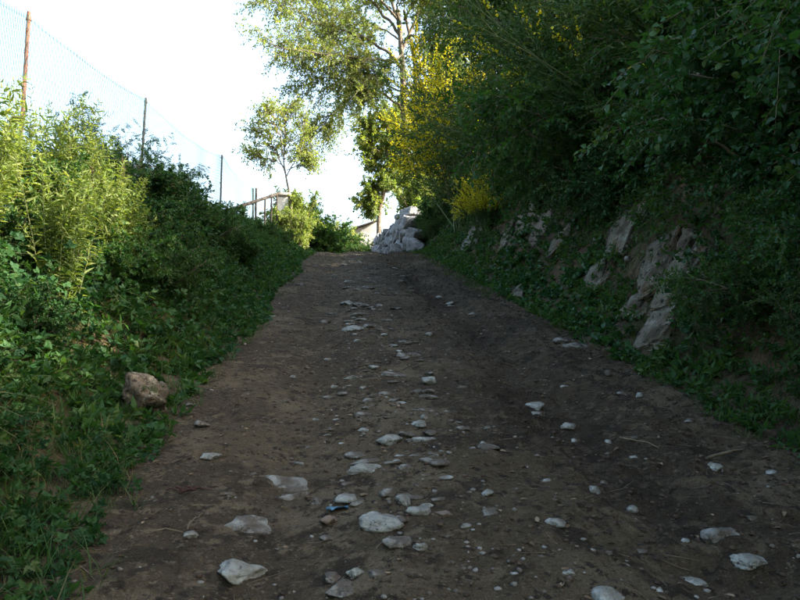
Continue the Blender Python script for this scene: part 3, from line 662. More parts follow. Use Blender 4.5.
# shed: a pale gable wall with a mono-pitch tiled roof
M['tile'] = solid_mat('roof_tile', [(.085, .07, .06), ((.05, .045, .04), 3, .42, .6, 1), ((.12, .10, .085), 6, .55, .68, 3)], [(20, .5, .02)], .9, .2)
Ys = 46.0; xa, xb = at(322, 240, Ys)[0], at(377, 230, Ys)[0]; za, zb = at(322, 240, Ys)[2], at(377, 222, Ys)[2]; zg = float(H(0, 46, False)) - .6
shed = put('shed', None, label='pale plastered shed with a sloping tiled roof far beyond the crest', cat='shed', loc=(xa, Ys, zg))
xw = xb - xa; mb = MB(); h0, h1 = za - zg, zb - zg
mb.add([(0,0,0),(xw,0,0),(xw,0,h1),(0,0,h0),(0,4,0),(xw,4,0),(xw,4,h1),(0,4,h0)], [(0,1,2,3),(1,5,6,2),(5,4,7,6),(4,0,3,7),(3,2,6,7)])
M['shaded_plaster'] = solid_mat('shaded_plaster', [(.17, .17, .165), ((.11, .11, .105), 1.6, .45, .62, 1), ((.22, .22, .21), 4, .55, .7, 3)], [(12, .4, .02)], .95, .1)  # pale plaster darkened evenly: the wall's shade is put into its colour
put('wall', mb.mesh('wall', [M['shaded_plaster']]), parent=shed)
roof = bpy.data.objects.new('roof', None); COL.objects.link(roof); roof.parent = shed
sl = nrm(np.array([xw, 0, h1 - h0])); nv = np.array([-sl[2], 0, sl[0]]); LL = math.hypot(xw, h1 - h0) + .5
tmb = MB(); nt = 13
for row in range(1):
    prof = []
    for k in range(7):
        a = math.pi * k / 6; prof.append((-math.cos(a) * .17, math.sin(a) * .09))
    V = []
    for e in (-.25, LL - .25):
        for (yy, zz) in prof: V.append(sl * e + nv * (.02 + zz) + np.array([0, yy, h0]))
        for (yy, zz) in prof: V.append(sl * e + nv * (.0 + zz) + np.array([0, yy, h0]))
    F = []
    for k in range(6): F += [(k, k + 1, 14 + k + 1, 14 + k), (7 + k, 21 + k, 21 + k + 1, 7 + k + 1), (k, 7 + k, 8 + k, k + 1)]
    tmb.add(V, F)
tm = tmb.mesh('roof_tile', [M['tile']])
for k in range(nt):
    o = bpy.data.objects.new('roof_tile', tm); COL.objects.link(o); o.parent = roof; o.location = (0, -.15 + k * .35, .01)

# dry boulder wall on the right beyond the crest: each boulder a piece
WA, WB = np.array([at(417, 240, 25.2)[0], 25.2]), np.array([at(377, 240, 35.5)[0], 35.5])
wall = put('boulder_wall', None, label='grey retaining wall of big rough boulders on the right beyond the crest', cat='wall', loc=(WA[0], WA[1], float(H(WA[0] - .3, WA[1], False))))
WO = np.array(wall.location); rg = np.random.default_rng(77); wd = (WB - WA) / np.linalg.norm(WB - WA); wlen = np.linalg.norm(WB - WA); wn_ = np.array([-wd[1], wd[0]])
vars_ = []
for k in range(12):
    rk = np.random.default_rng(300 + k); V, F = ICO[4]; V = np.sign(V) * np.abs(V) ** .32; V = V / np.abs(V).max(0)
    pl = nrm(rk.normal(0, 1, (10, 3))); dd = rk.uniform(.72, 1.15, 10); q = np.maximum(V @ pl.T, 1e-3) / dd; V = V / np.maximum(1, q.max(1))[:, None]
    V = V * (1 + .12 * fbm(V[:, 0] * 2 + k, V[:, 1] * 2, V[:, 2] * 2, 5, 5))[:, None]; mb = MB(); mb.add(V, F); vars_.append(mb.mesh('boulder', [M['wall_stone']], False))
zrow = 0; row = 0
while zrow < 1.6:
    hh = rg.uniform(.40, .58); a = -rg.uniform(0, .3)
    while a < wlen:
        w = rg.uniform(.5, 1.15); c = WA + wd * (a + w / 2) + wn_ * (-.12 * zrow + .05 + rg.normal(0, .03))
        topz = min(.75 + .9 * max(a, 0), 1.6 - .8 * (a / wlen))
        if zrow < topz:
            gz = float(H(c[0] - .4, c[1], False))
            o = put('stone', vars_[rg.integers(12)], parent=wall)
            o.location = (c[0] - WO[0], c[1] - WO[1], gz + zrow + hh * .45 - WO[2]); o.scale = (.34, w * .53, hh * rg.uniform(.45, .66)); o.rotation_euler = (rg.normal(0, .22), rg.normal(0, .10), math.atan2(wd[1], wd[0]) - math.pi / 2 + rg.normal(0, .1))
        a += w * .93
    zrow += hh * .88; row += 1

# ------------------------------------------------------------------ ground vegetation: one mass each (nobody could count it)
def spots(n, rng, side, s0, s1, y0, y1, ypow=1.5):
    y = y0 + (y1 - y0) * rng.random(n) ** ypow; s = rng.uniform(s0, s1, n)
    u = (u_left(y) - s) if side < 0 else (u_right(y) + s); x = u + cx(y)
    return x, y, s
def grow(mb, x, y, s, rng, L, lean, droop, r=.0035):
    n = len(x); z = H(x, y, False) - .02; N = hnormal(x, y)
    D = nrm(np.array([0, 0, 1.]) * (1 - lean)[:, None] + N * lean[:, None] * .9 + rng.normal(0, .42, (n, 3)))
    G = rng.normal(0, .12, (n, 3)); G[:, 2] -= droop
    return Cv(np.stack([x, y, z], 1), D, L, G, r, r * .4)
def undergrowth_left():
    rng = np.random.default_rng(51); mb = MB()
    x, y, s = spots(10000, rng, -1, .02, 4.0, .6, 26, 2.1)
    patch = fbm(x * .9, y * .9, 0, 71, 3); big = 1 + .45 * fbm(x * .6, y * .6, 0, 72, 3)
    L = (.14 + .62 * sstep(s / 1.9)) * np.clip(big, .45, 1.7) * rng.uniform(.6, 1.25, len(x))
    L = np.where(y < 5.5, np.maximum(L * (.7 + .3 * sstep((s - .3) / 1.2)), .14), L)
    C = grow(mb, x, y, s, rng, L, np.full(len(x), .35), rng.uniform(.2, .8, len(x)))
    def sub(m): return Cv(C.B[m], C.D[m], C.L[m], C.G[m], C.r0[m], C.r1[m])
    tubes(mb, C, 2, 3, 3)
    a = patch < -.05; b = (patch >= -.05) & (patch < .22); c = patch >= .22
    far = y > 4.2
    for m, mat, w, comp, sz, per in ((a, 0, .62, 3, .040, 9), (b, 1, .40, 1, .058, 17), (c, 0, .66, 1, .046, 17)):
        leafify(mb, sub(m & ~far), per, sz, w, .12, (45, 80), mat, 'ovate', comp, rng=rng)
        leafify(mb, sub(m & far), per, sz * np.where(y[m & far] > 10, 1.6, 1.25).mean(), w * 1.15, .12, (45, 80), mat, 'diamond', comp, rng=rng)
    put('bramble_thicket', mb.mesh('bramble_thicket', [M['bramble'], M['nettle'], M['weed'], M['green_stem']]), label='dense tangle of brambles and nettles covering the left bank', cat='undergrowth', kind='stuff')
undergrowth_left()
ROCKS = [(668, 285, 42), (655, 335, 36), (640, 260, 26), (700, 290, 20), (630, 235, 22), (528, 220, 9), (485, 222, 8), (472, 240, 8), (438, 226, 10), (518, 292, 5), (577, 346, 14), (598, 276, 13), (566, 236, 12), (546, 222, 9), (506, 238, 9)]
def project(P):
    d = P - np.array([0, 0, EYE]); c, s = math.cos(PITCH), math.sin(PITCH)
    dep = d[:, 1] * c + d[:, 2] * s; up = -d[:, 1] * s + d[:, 2] * c; return 400 + FPX * d[:, 0] / dep, 300 - FPX * up / dep
ROCK_W = [(ground_hit(px, py)[0], r) for px, py, r in ROCKS]      # bare spots on the bank, as world positions
def bare(P, extra=1.0):
    m = np.zeros(len(P), bool)
    for (q, r) in ROCK_W:
        rad = r * q[1] / FPX * .85 * extra; m |= np.linalg.norm((P - q) * np.array([.9, .9, .9]), axis=1) < rad
    return m
def undergrowth_right():
    rng = np.random.default_rng(52); mb = MB()
    x, y, s = spots(10000, rng, 1, .0, 3.9, 1.0, 31, 1.5)
    z = H(x, y, False); k = ~bare(np.stack([x, y, z], 1)); x, y, s = x[k], y[k], s[k]
    patch = fbm(x * .8, y * .8, z[k] * .8, 73, 3); big = 1 + .5 * fbm(x * .7, y * .7, 0, 74, 3)
    lowband = np.clip(1 - s / 1.0, 0, 1)
    L = (.16 + .38 * sstep((s - .2) / 1.8)) * np.clip(big, .45, 1.7) * rng.uniform(.6, 1.25, len(x))
    C = grow(mb, x, y, s, rng, L, np.full(len(x), .55), rng.uniform(.05, .55, len(x)))
    def sub(m): return Cv(C.B[m], C.D[m], C.L[m], C.G[m], C.r0[m], C.r1[m])
    tubes(mb, C, 2, 3, 2); far = y > 5.5
    a = patch < .0; b = patch >= .0
    for m, mat, w, comp, sz, per in ((a, 0, .85, 1, .050, 14), (b, 1, .5, 1, .057, 14)):
        leafify(mb, sub(m & ~far), per, sz, w, .12, (45, 85), mat, 'ovate', comp, rng=rng)
        leafify(mb, sub(m & far), per, sz * 1.35, w * 1.1, .12, (45, 85), mat, 'diamond', comp, rng=rng)
    put('ivy_cover', mb.mesh('ivy_cover', [M['ivy'], M['nettle'], M['green_stem']]), label='dark ivy and weeds covering the right bank around the rocks', cat='undergrowth', kind='stuff')
undergrowth_right()
def grass():
    rng = np.random.default_rng(53); mb = MB()
    def tufts(n, side, s0, s1, y0, y1, hmin, hmax, per=11, mat=0, yp=1.6, w=.022, cond=None):
        x, y, s = spots(n, rng, side, s0, s1, y0, y1, yp)
        if cond is not None:
            k = cond(x, y, s); x, y, s = x[k], y[k], s[k]; n = len(x)
        i = np.repeat(np.arange(n), per); m = n * per
        B = np.stack([x[i] + rng.normal(0, .03, m), y[i] + rng.normal(0, .03, m), np.zeros(m)], 1); B[:, 2] = H(B[:, 0], B[:, 1], False) - .01
        a = rng.random(m) * 6.28; lean = rng.uniform(.15, 1.3, m)
        D = np.stack([np.cos(a) * lean, np.sin(a) * lean, np.ones(m)], 1); N = np.stack([-np.cos(a), -np.sin(a), lean + .2], 1)
        L = rng.uniform(hmin, hmax, n)[i] * rng.uniform(.5, 1.1, m)
        blades(mb, B, D, N, L, w, mat, None, 0, rng.uniform(.15, .75, (m, 1)), 'strip', rng)
    nearfade = lambda x, y, s: rng.random(len(x)) < np.clip(.3 + s / .4, 0, 1) * (.7 + .3 * (vnoise(x * 2, y * 2, 0, 81) > -.2))
    tufts(2300, -1, -.15, 1.9, .5, 5.2, .07, .26, 13, 0, 1.1, .024, nearfade)
    tufts(900, -1, -.12, 1.4, 5, 9, .08, .26, 10, 0, 1.1, .028, nearfade)
    tufts(900, -1, -.12, 1.0, 9, 27, .10, .26, 7, 0, 1.3, .05, nearfade)
    tufts(2300, 1, -.18, 1.2, 1.5, 9, .07, .22, 9, 0, 1.2, .032, nearfade)
    tufts(1100, 1, -.30, .8, 11, 26, .08, .22, 7, 0, 1.0, .055)
    tufts(90, -1, 1.4, 4, 3, 14, .25, .55, 5, 1, 1.2, .014)
    tufts(300, 1, .5, 2.6, 6, 24, .15, .35, 7, 1, 1.2, .018, lambda x, y, s: vnoise(x * 1.1, y * 1.1, 0, 83) > .15)
    put('verge_grass', mb.mesh('verge_grass', [M['grass'], M['dry']]), label='green and dry grass tufts along both edges of the path', cat='grass', kind='stuff')
    # dry grass hanging over the rocks
    mb = MB()
    for (px, py, r, n) in ((668, 236, 20, 200), (650, 250, 16, 90), (438, 205, 14, 420), (425, 215, 8, 160), (512, 235, 18, 120)):
        q, _ = ground_hit(px, py); rad = r * q[1] / FPX
        B = q + rng.normal(0, .6, (n, 3)) * rad * np.array([.7, 1, 0]); B[:, 2] = H(B[:, 0], B[:, 1], False) + .02
        N = hnormal(B[:, 0], B[:, 1]); D = N + np.array([0, 0, -.25]) + rng.normal(0, .3, (n, 3))
        blades(mb, B, D, np.tile([0., 0, 1.], (n, 1)) + N * .3, rng.uniform(.15, .45, n), .010 if px > 500 else .03, 0, None, 0, .9, 'strip', rng)
    put('hanging_dry_grass', mb.mesh('hanging_dry_grass', [M['dry']]), label='grey dry grass hanging over the rocks of the right bank', cat='grass', kind='stuff')
grass()

# ------------------------------------------------------------------ shrubs, weeds, brooms, trees
def gz(x, y): return float(H(x, y, False))
def parts(name, label, cat, group, loc, rz=0, sc=1, **ms):
    r = put(name, None, label=label, cat=cat, group=group, loc=loc, rz=rz, sc=sc)
    for k, m in ms.items(): put(k, m, parent=r)
    return r
def dome(rng, nl, h, spread, per1, L1, per2, L2, grav=-.15, r=.02):
    a = rng.random(nl) * 6.28; el = rng.uniform(.42, 1.5, nl)
    D = np.stack([np.cos(a) * np.cos(el) * spread, np.sin(a) * np.cos(el) * spread, np.sin(el) * 1.0], 1)
    Lm = np.linalg.norm(D, axis=1) * h * rng.uniform(.75, 1.1, nl)
    C0 = Cv(rng.normal(0, .06, (nl, 3)) * [1, 1, 0], D, Lm, rng.normal(0, .12, (nl, 3)) + [0, 0, -.05], r, r * .35)
    C1 = children(C0, per1, .2, 1, (25, 65), L1, .15, grav * .5, r * .4, r * .15, rng)
    C2 = children(C1, per2, .2, 1, (25, 75), L2, .05, grav, .004, .0018, rng)
    return C0, C1, C2
def woody(C0, C1, C2=None, mat='twig'):
    mb = MB(); tubes(mb, C0, 5, 5, 0, wob=.012); tubes(mb, C1, 3, 4, 0, wob=.01)
    if C2 is not None: tubes(mb, C2, 2, 3, 0)
    return mb.mesh('stems', [M[mat]], True)
def leafy_shrub(seed, h, spread, leaf, size, w, shape='ovate', comp=1, nl=15, per1=9, per2=7, per=15, grav=-.15, dens=1.0):
    rng = np.random.default_rng(seed)
    C0, C1, C2 = dome(rng, nl, h, spread, per1, (h * .22, h * .45), per2, (h * .10, h * .24), grav)
    mb = MB(); leafify(mb, C2, per, size, w, .05, (35, 80), 0, shape, comp, rng=rng); leafify(mb, C1, 10, size, w, .1, (35, 80), 0, shape, comp, rng=rng)
    return woody(C0, C1, C2), mb.mesh('foliage', [M[leaf]])
def feathery_shrub(seed, h, spread, leaf):
    rng = np.random.default_rng(seed)
    C0, C1, C2 = dome(rng, 13, h, spread, 7, (h * .25, h * .5), 4, (h * .12, h * .3), -.1)
    mb = MB(); pinnate(mb, C2, 5, h * .13, 6, h * .032, .42, 0, 1, .1, rng=rng)
    return woody(C0, C1, C2), mb.mesh('foliage', [M[leaf], M['green_stem']])
def broom(seed, h, spread, flowers, nl=26, per1=9, per2=8, leaf='broom'):
    rng = np.random.default_rng(seed); a = rng.random(nl) * 6.28; el = rng.uniform(.55, 1.5, nl)
    D = np.stack([np.cos(a) * np.cos(el) * spread, np.sin(a) * np.cos(el) * spread, np.sin(el)], 1)
    C0 = Cv(rng.normal(0, .08, (nl, 3)) * [1, 1, 0], D, h * rng.uniform(.6, 1.0, nl), rng.normal(0, .10, (nl, 3)), .016, .005)
    C1 = children(C0, per1, .25, 1, (12, 40), (h * .2, h * .42), .12, -.10, .0045, .002, rng)
    C2 = children(C1, per2, .15, 1, (8, 30), (h * .10, h * .24), .05, -.14, .0022, .0012, rng)
    mb = MB(); tubes(mb, C0, 5, 4, 1); tubes(mb, C1, 3, 3, 1)
    st = mb.mesh('stems', [M['twig'], M['green_stem']], True)
    mb = MB(); tubes(mb, C2, 2, 3, 0); leafify(mb, C2, 11, h * .026, .36, .05, (15, 55), 0, 'diamond', rng=rng, nj=.9)
    fo = mb.mesh('foliage', [M[leaf]])
    mb = MB(); pick = rng.random(len(C2.B)) < flowers; pick &= (vnoise(C2.B[:, 0] * 1.1 + seed, C2.B[:, 1] * 1.1, C2.B[:, 2] * 1.1, 9) > -.3) & (C2.B[:, 2] > h * .45)
    if not pick.any(): pick[0] = True
    F2 = Cv(C2.B[pick], C2.D[pick], C2.L[pick], C2.G[pick], C2.r0[pick], C2.r1[pick])
    for _ in range(2): leafify(mb, F2, 13, .036, .95, .2, (30, 80), 0, 'diamond', rng=rng, nj=1.2, fold=.5)
    return dict(stems=st, foliage=fo, flowers=mb.mesh('flowers', [M['flower']]))

# --- left bank: tall sunlit weeds
def weed(seed, h, n, size, w):
    rng = np.random.default_rng(seed); a = rng.random(n) * 6.28
    C = Cv(np.stack([np.cos(a), np.sin(a), a * 0], 1) * rng.uniform(.01, .12, n)[:, None], np.stack([np.cos(a) * .16, np.sin(a) * .16, np.ones(n)], 1), h * rng.uniform(.7, 1.05, n), rng.normal(0, .06, (n, 3)), .005, .002)
    mb = MB(); tubes(mb, C, 4, 4, 0); st = mb.mesh('stems', [M['green_stem']], True)
    mb = MB(); leafify(mb, C, 46, size, w, .10, (40, 85), 0, 'ovate', rng=rng, droop=.35, upn=.7)
    C1 = children(C, 9, .35, 1, (25, 55), (h * .10, h * .22), .2, -.1, .002, .001, rng); tubes(mb, C1, 2, 3, 0); leafify(mb, C1, 11, size * .6, w, .1, (35, 70), 0, 'ovate', rng=rng)
    return st, mb.mesh('leaves', [M['weed']])
W1 = weed(61, 1.25, 8, .085, .30); W2 = weed(62, 1.0, 8, .070, .50); W3 = weed(63, 1.5, 7, .095, .22)
wrng = np.random.default_rng(64); wi = 0
for k in range(30):
    y = wrng.uniform(3.6, 8.2); x = float(cx(y) + u_left(y)) - wrng.uniform(1.3, 3.0)
    if x / y < -.66 and y < 4.4: y += 1.5
    st, lf = (W1, W2, W3)[k % 3]
    parts('tall_weed', ('tall slender leaved weed in the sunlit stand below the rusty post', 'tall broad leaved weed in the sunlit stand below the rusty post', 'willowy narrow leaved weed in the sunlit stand below the rusty post')[k % 3], 'weed',
          'sunlit weeds on the left bank', (x, y, gz(x, y) - .03), wrng.random() * 6.28, wrng.uniform(.75, 1.15), stems=st, leaves=lf)
def dry_stalk(px, ptop, pbot, Y, label):
    t = at(px, ptop, Y); b = at(px + 2, pbot, Y); z = gz(b[0], b[1]) - .05; rng = np.random.default_rng(px)
    r = put('dry_stalk', None, label=label, cat='dry stalk', group='dry stalks on the left bank', loc=(b[0], b[1], z))
    h = t[2] - z; mb = MB(); poly_tube(mb, spline([(0, 0, 0), (.02, 0, h * .5), (t[0] - b[0], 0, h)], 10), np.linspace(.007, .003, 10), 5, 0); put('stalk', mb.mesh('stalk', [M['dry']], True), parent=r)
    mb = MB(); C = Cv([(t[0] - b[0], 0, h * .62)], [(0, 0, 1.)], h * .38, 0, .004, .002); leafify(mb, C, 150, .09, .12, 0, (10, 32), 0, 'diamond', rng=rng, nj=1); put('seed_head', mb.mesh('seed_head', [M['dry']]), parent=r)
dry_stalk(92, 172, 240, 7.6, 'thin pale dry stalk left of the dark feathery shrub, nearer the rusty post')
dry_stalk(123, 163, 240, 8.4, 'thin pale dry stalk just left of the second fence post')
# --- left bank shrubs
def place(px, pbase, Y): p = at(px, pbase, Y); return (p[0], p[1], gz(p[0], p[1]) - .05)
F1 = feathery_shrub(65, 1.5, .95, 'shrub')
pz = at(85, 128, 9.6); x, y = pz[0], pz[1]
parts('feathery_shrub', 'dark feathery shrub rising between the rusty post and the second post', 'shrub', 'feathery shrubs on the left bank', (x, y, gz(x, y)), .4, (pz[2] - gz(x, y)) / 1.62, stems=F1[0], foliage=F1[1])
pz = at(186, 178, 13.0); x, y = pz[0], pz[1]
parts('feathery_shrub', 'feathery shrub between the second and third fence posts', 'shrub', 'feathery shrubs on the left bank', (x, y, gz(x, y)), 2.1, (pz[2] - gz(x, y)) / 1.62, stems=F1[0], foliage=F1[1])
L1 = leafy_shrub(66, 1.3, 1.0, 'bramble', .07, .6, 'ovate', 1, 16, 9, 7, 15)
L2 = leafy_shrub(67, 1.2, 1.15, 'nettle', .065, .5, 'ovate', 1, 16, 9, 7, 15)
for px, ptop, Y, m, lab in ((150, 172, 10.0, L1, 'leafy dark shrub round the foot of the second fence post'), (120, 205, 8.3, L2, 'low green shrub in front of the thin dry stalks'), (172, 190, 11.8, L1, 'bushy shrub just right of the second fence post'),
        (205, 214, 14.2, L2, 'green shrub left of the third fence post'), (228, 226, 16.6, L1, 'low dark shrub at the foot of the third fence post'), (190, 222, 12.0, L2, 'rounded shrub nearer the path below the feathery shrub'),
        (240, 236, 18.6, L2, 'low shrub below the lower end of the sloping rail'), (262, 230, 21.5, L1, 'bluish green bush in front of the rail uprights'), (278, 236, 23.5, L2, 'low green bush at the path edge below the pillar'), (60, 165, 8.6, L2, 'pale green shrub right of the foot of the rusty post'), (8, 148, 7.4, L2, 'sunlit shrub at the left edge of the view below the fence')):
    pz = at(px, ptop, Y); x, y = pz[0], pz[1]; s = max((pz[2] - gz(x, y)) / 1.3, .45)
    parts('leafy_shrub', lab, 'shrub', 'leafy shrubs on the left bank', (x, y, gz(x, y) - .03), px * .7, (s * 1.0, s * 1.0, s), stems=m[0], foliage=m[1])
DK = leafy_shrub(68, 1.6, .75, 'dark_tree', .085, .6, 'diamond', 1, 18, 9, 8, 16)
pz = at(314, 207, 31.0); x, y = pz[0], pz[1]; parts('round_bush', 'dark rounded bush at the left where the path tops the crest', 'bush', None, (x, y, gz(x, y) - .1), 0, (pz[2] - gz(x, y)) / 1.7, stems=DK[0], foliage=DK[1])
LB = leafy_shrub(69, 1.2, .9, 'weed', .08, .5, 'diamond', 1, 16, 9, 7, 15)
for px, ptop, Y, lab in ((300, 214, 27.2, 'sunlit yellow green bush beside the pale pillar'), (343, 227, 42.5, 'sunlit yellow bush in front of the far shed'), (289, 198, 28.4, 'sunlit leafy spray behind the pale pillar'), (416, 163, 29.5, 'pale sunlit bush on top of the boulder wall')):
    pz = at(px, ptop, Y); x, y = pz[0], pz[1]; s = (pz[2] - gz(x, y)) / 1.25
    parts('sunlit_bush', lab, 'bush', 'sunlit bushes at the crest', (x, y, gz(x, y) - .05), px, (s * .8, s * .8, s) if px != 288 else (s * .35, s * .35, s), stems=LB[0], foliage=LB[1])
for px, ptop, Y, m, lab in ((343, 238, 37.5, L1, 'low green bush on the crest in front of the far shed'), (362, 240, 36.5, L2, 'low bush beside the thin ivy trunk at the crest'), (330, 236, 39, L1, 'low bush between the round bush and the far shed')):
    pz = at(px, ptop, Y); x, y = pz[0], pz[1]; s = max((pz[2] - gz(x, y)) / 1.3, .4)
    parts('leafy_shrub', lab, 'shrub', 'low bushes at the crest', (x, y, gz(x, y) - .05), px, s, stems=m[0], foliage=m[1])

# --- trees
def tree(name, label, base, limbs, rng, leaf, sub=(10, 7, 12), L1=(1., 2.), L2=(.35, .8), size=.09, w=.5, shape='diamond', grav=-.12, up=.1, trunk=None, bark='bark', comp=1, group=None, ang=(25, 65), t0=.3):
    """limbs: list of (points, r0, r1); twigs grow from them"""
    r = put(name, None, label=label, cat='tree', group=group, loc=base); O = np.array(base, float); mb = MB()
    Bs, Ds, Ls, Gs, r0s = [], [], [], [], []
    for pts, ra, rb in (trunk or []):
        q = spline(np.array(pts) - O, 22); poly_tube(mb, q, np.linspace(ra, rb, 22), 12, 0, .05, rng)
    for pts, ra, rb in limbs:
        q = spline(np.array(pts) - O, 16); q[1:-1] += rng.normal(0, .03, q[1:-1].shape); poly_tube(mb, q, np.linspace(ra, rb, 16), 8, 0, .05, rng)
        for k in range(15):
            d = q[k + 1] - q[k]
            if k / 15 >= t0: Bs.append(q[k]); Ds.append(d); Ls.append(np.linalg.norm(d)); r0s.append(0.01)
    C0 = Cv(np.array(Bs), np.array(Ds), np.array(Ls), 0, .01, .01)
    C1 = children(C0, sub[0], 0, 1, ang, L1, up, grav * .5, .018, .006, rng); tubes(mb, C1, 4, 4, 0, wob=.012)
    C2 = children(C1, sub[1], .15, 1, (25, 70), L2, .05, grav, .006, .002, rng); tubes(mb, C2, 1, 3, 0)
    put('trunk', mb.mesh('trunk', [M[bark]], True), parent=r)
    mb = MB(); leafify(mb, C2, sub[2], size, w, .05, (35, 80), 0, shape, comp, rng=rng)
    put('crown', mb.mesh('crown', [M[leaf]]), parent=r); return r
rg = np.random.default_rng(81); Y = 31.0
a_ = lambda px, py, dy=0: at(px, py, Y + dy)
b0 = at(408, 215, Y); b0[2] = gz(b0[0], b0[1]) - .2
tree('big_tree', 'tall airy tree with twin trunks at the crest, branches reaching left', b0,
  [([a_(404,70), a_(385,50,-.6), a_(350,32,-1.2), a_(305,20,-1.6)], 0.084, 0.025), ([a_(402,40), a_(385,15,.5), a_(350,-12,.8), a_(300,-10,1)], 0.084, 0.030), ([a_(405,112), a_(385,95,-1), a_(350,82,-1.6), a_(300,75,-2)], 0.060, 0.020),
   ([a_(404,92), a_(375,85,1), a_(335,110,1.5), a_(322,130,1.8)], 0.042, 0.015), ([a_(400,30), a_(392,0), a_(375,-50), a_(350,-90)], 0.096, 0.030), ([a_(402,50), a_(415,20), a_(430,-20), a_(440,-70)], 0.084, 0.030),
   ([a_(398,20), a_(360,-20,-1), a_(310,-30,-2), a_(270,5,-2.4)], 0.060, 0.020), ([a_(416,60), a_(428,40,-1), a_(445,20,-1.5), a_(462,15,-2)], 0.042, 0.015), ([a_(404,60), a_(380,60,-2), a_(330,55,-3), a_(275,48,-3.2)], 0.054, 0.015), ([a_(402,55,-.2), a_(392,62,-1), a_(380,72,-1.6), a_(365,78,-2)], .05, .012), ([a_(410,35), a_(420,38,-1), a_(430,46,-1.4), a_(438,58,-2)], .05, .012), ([a_(406,85), a_(416,88,-.8), a_(424,98,-1.2), a_(428,110,-1.4)], .04, .012), ([a_(400,25), a_(396,5,-1), a_(402,-10,-1.5), a_(415,-15,-2)], .05, .012), ([a_(412,50), a_(425,55,-1), a_(440,60,-1.5), a_(452,75,-2)], 0.036, 0.015), ([a_(404,20), a_(420,-5,-1.5), a_(440,-12,-2.5), a_(465,-5,-3)], 0.048, 0.015), ([a_(400,40), a_(385,30,2), a_(350,20,3), a_(320,40,4)], 0.054, 0.015)],
  rg, 'tree_leaf_blue', (4, 9, 13), (.7, 2.1), (.35, .85), .14, .45, 'diamond', -.28, .05,
  [([b0, a_(407,165), a_(404,110), a_(402,60), a_(398,10)], 0.200, 0.100), ([b0 + [.45, 0, 0], a_(418,160), a_(416,110), a_(414,60), a_(404,10)], 0.120, 0.060)])
# ivy clad tree left of the boulder wall
rg = np.random.default_rng(82); Y = 33.5
b0 = at(379, 247, 35.8); b0[2] = gz(b0[0], b0[1]) - .2; Y = 35.8
tree('ivy_tree', 'slim trunked tree with dense bright ivy crown left of the boulder wall', b0,
  [([a_(381,205), a_(385,180), a_(388,140), a_(384,112)], .10, .03), ([a_(382,195), a_(395,180), a_(402,160), a_(406,140)], .08, .02), ([a_(383,180), a_(374,160), a_(370,140), a_(368,125)], .07, .02), ([a_(382,200), a_(378,192), a_(374,196), a_(370,200)], .05, .015), ([a_(384,170), a_(392,150,1), a_(396,130,1), a_(398,110,1)], .06, .02)],
  rg, 'tree_leaf', (4, 8, 12), (.4, 1.15), (.2, .55), .135, .75, 'diamond', -.12, .1, [([b0, a_(379,225), a_(380,210), a_(381,200)], .14, .10)], t0=.1)
# small sunlit tree on the left
rg = np.random.default_rng(83); Y = 27.4
b0 = at(292, 226, Y); b0[2] = gz(b0[0], b0[1]) - .2
tree('small_tree', 'small slender sunlit tree behind the pale pillar on the left', b0,
  [([a_(286,176), a_(278,155), a_(268,140), a_(256,130)], .03, .008), ([a_(285,172), a_(284,150), a_(286,125), a_(290,105)], .03, .008), ([a_(286,178), a_(295,160), a_(302,140), a_(304,120)], .025, .008), ([a_(282,165), a_(272,160,.6), a_(262,158,.8), a_(250,150,1)], .02, .006), ([a_(285,160), a_(278,130,-.6), a_(270,115,-.8), a_(266,112,-1)], .02, .006), ([a_(287,170), a_(298,165), a_(306,160), a_(309,158)], .02, .006)],
  rg, 'tree_leaf', (3, 5, 8), (.3, .8), (.2, .5), .10, .6, 'diamond', -.1, .1, [([b0, a_(291,205), a_(287,182), a_(284,165)], .055, .03)], t0=.25)

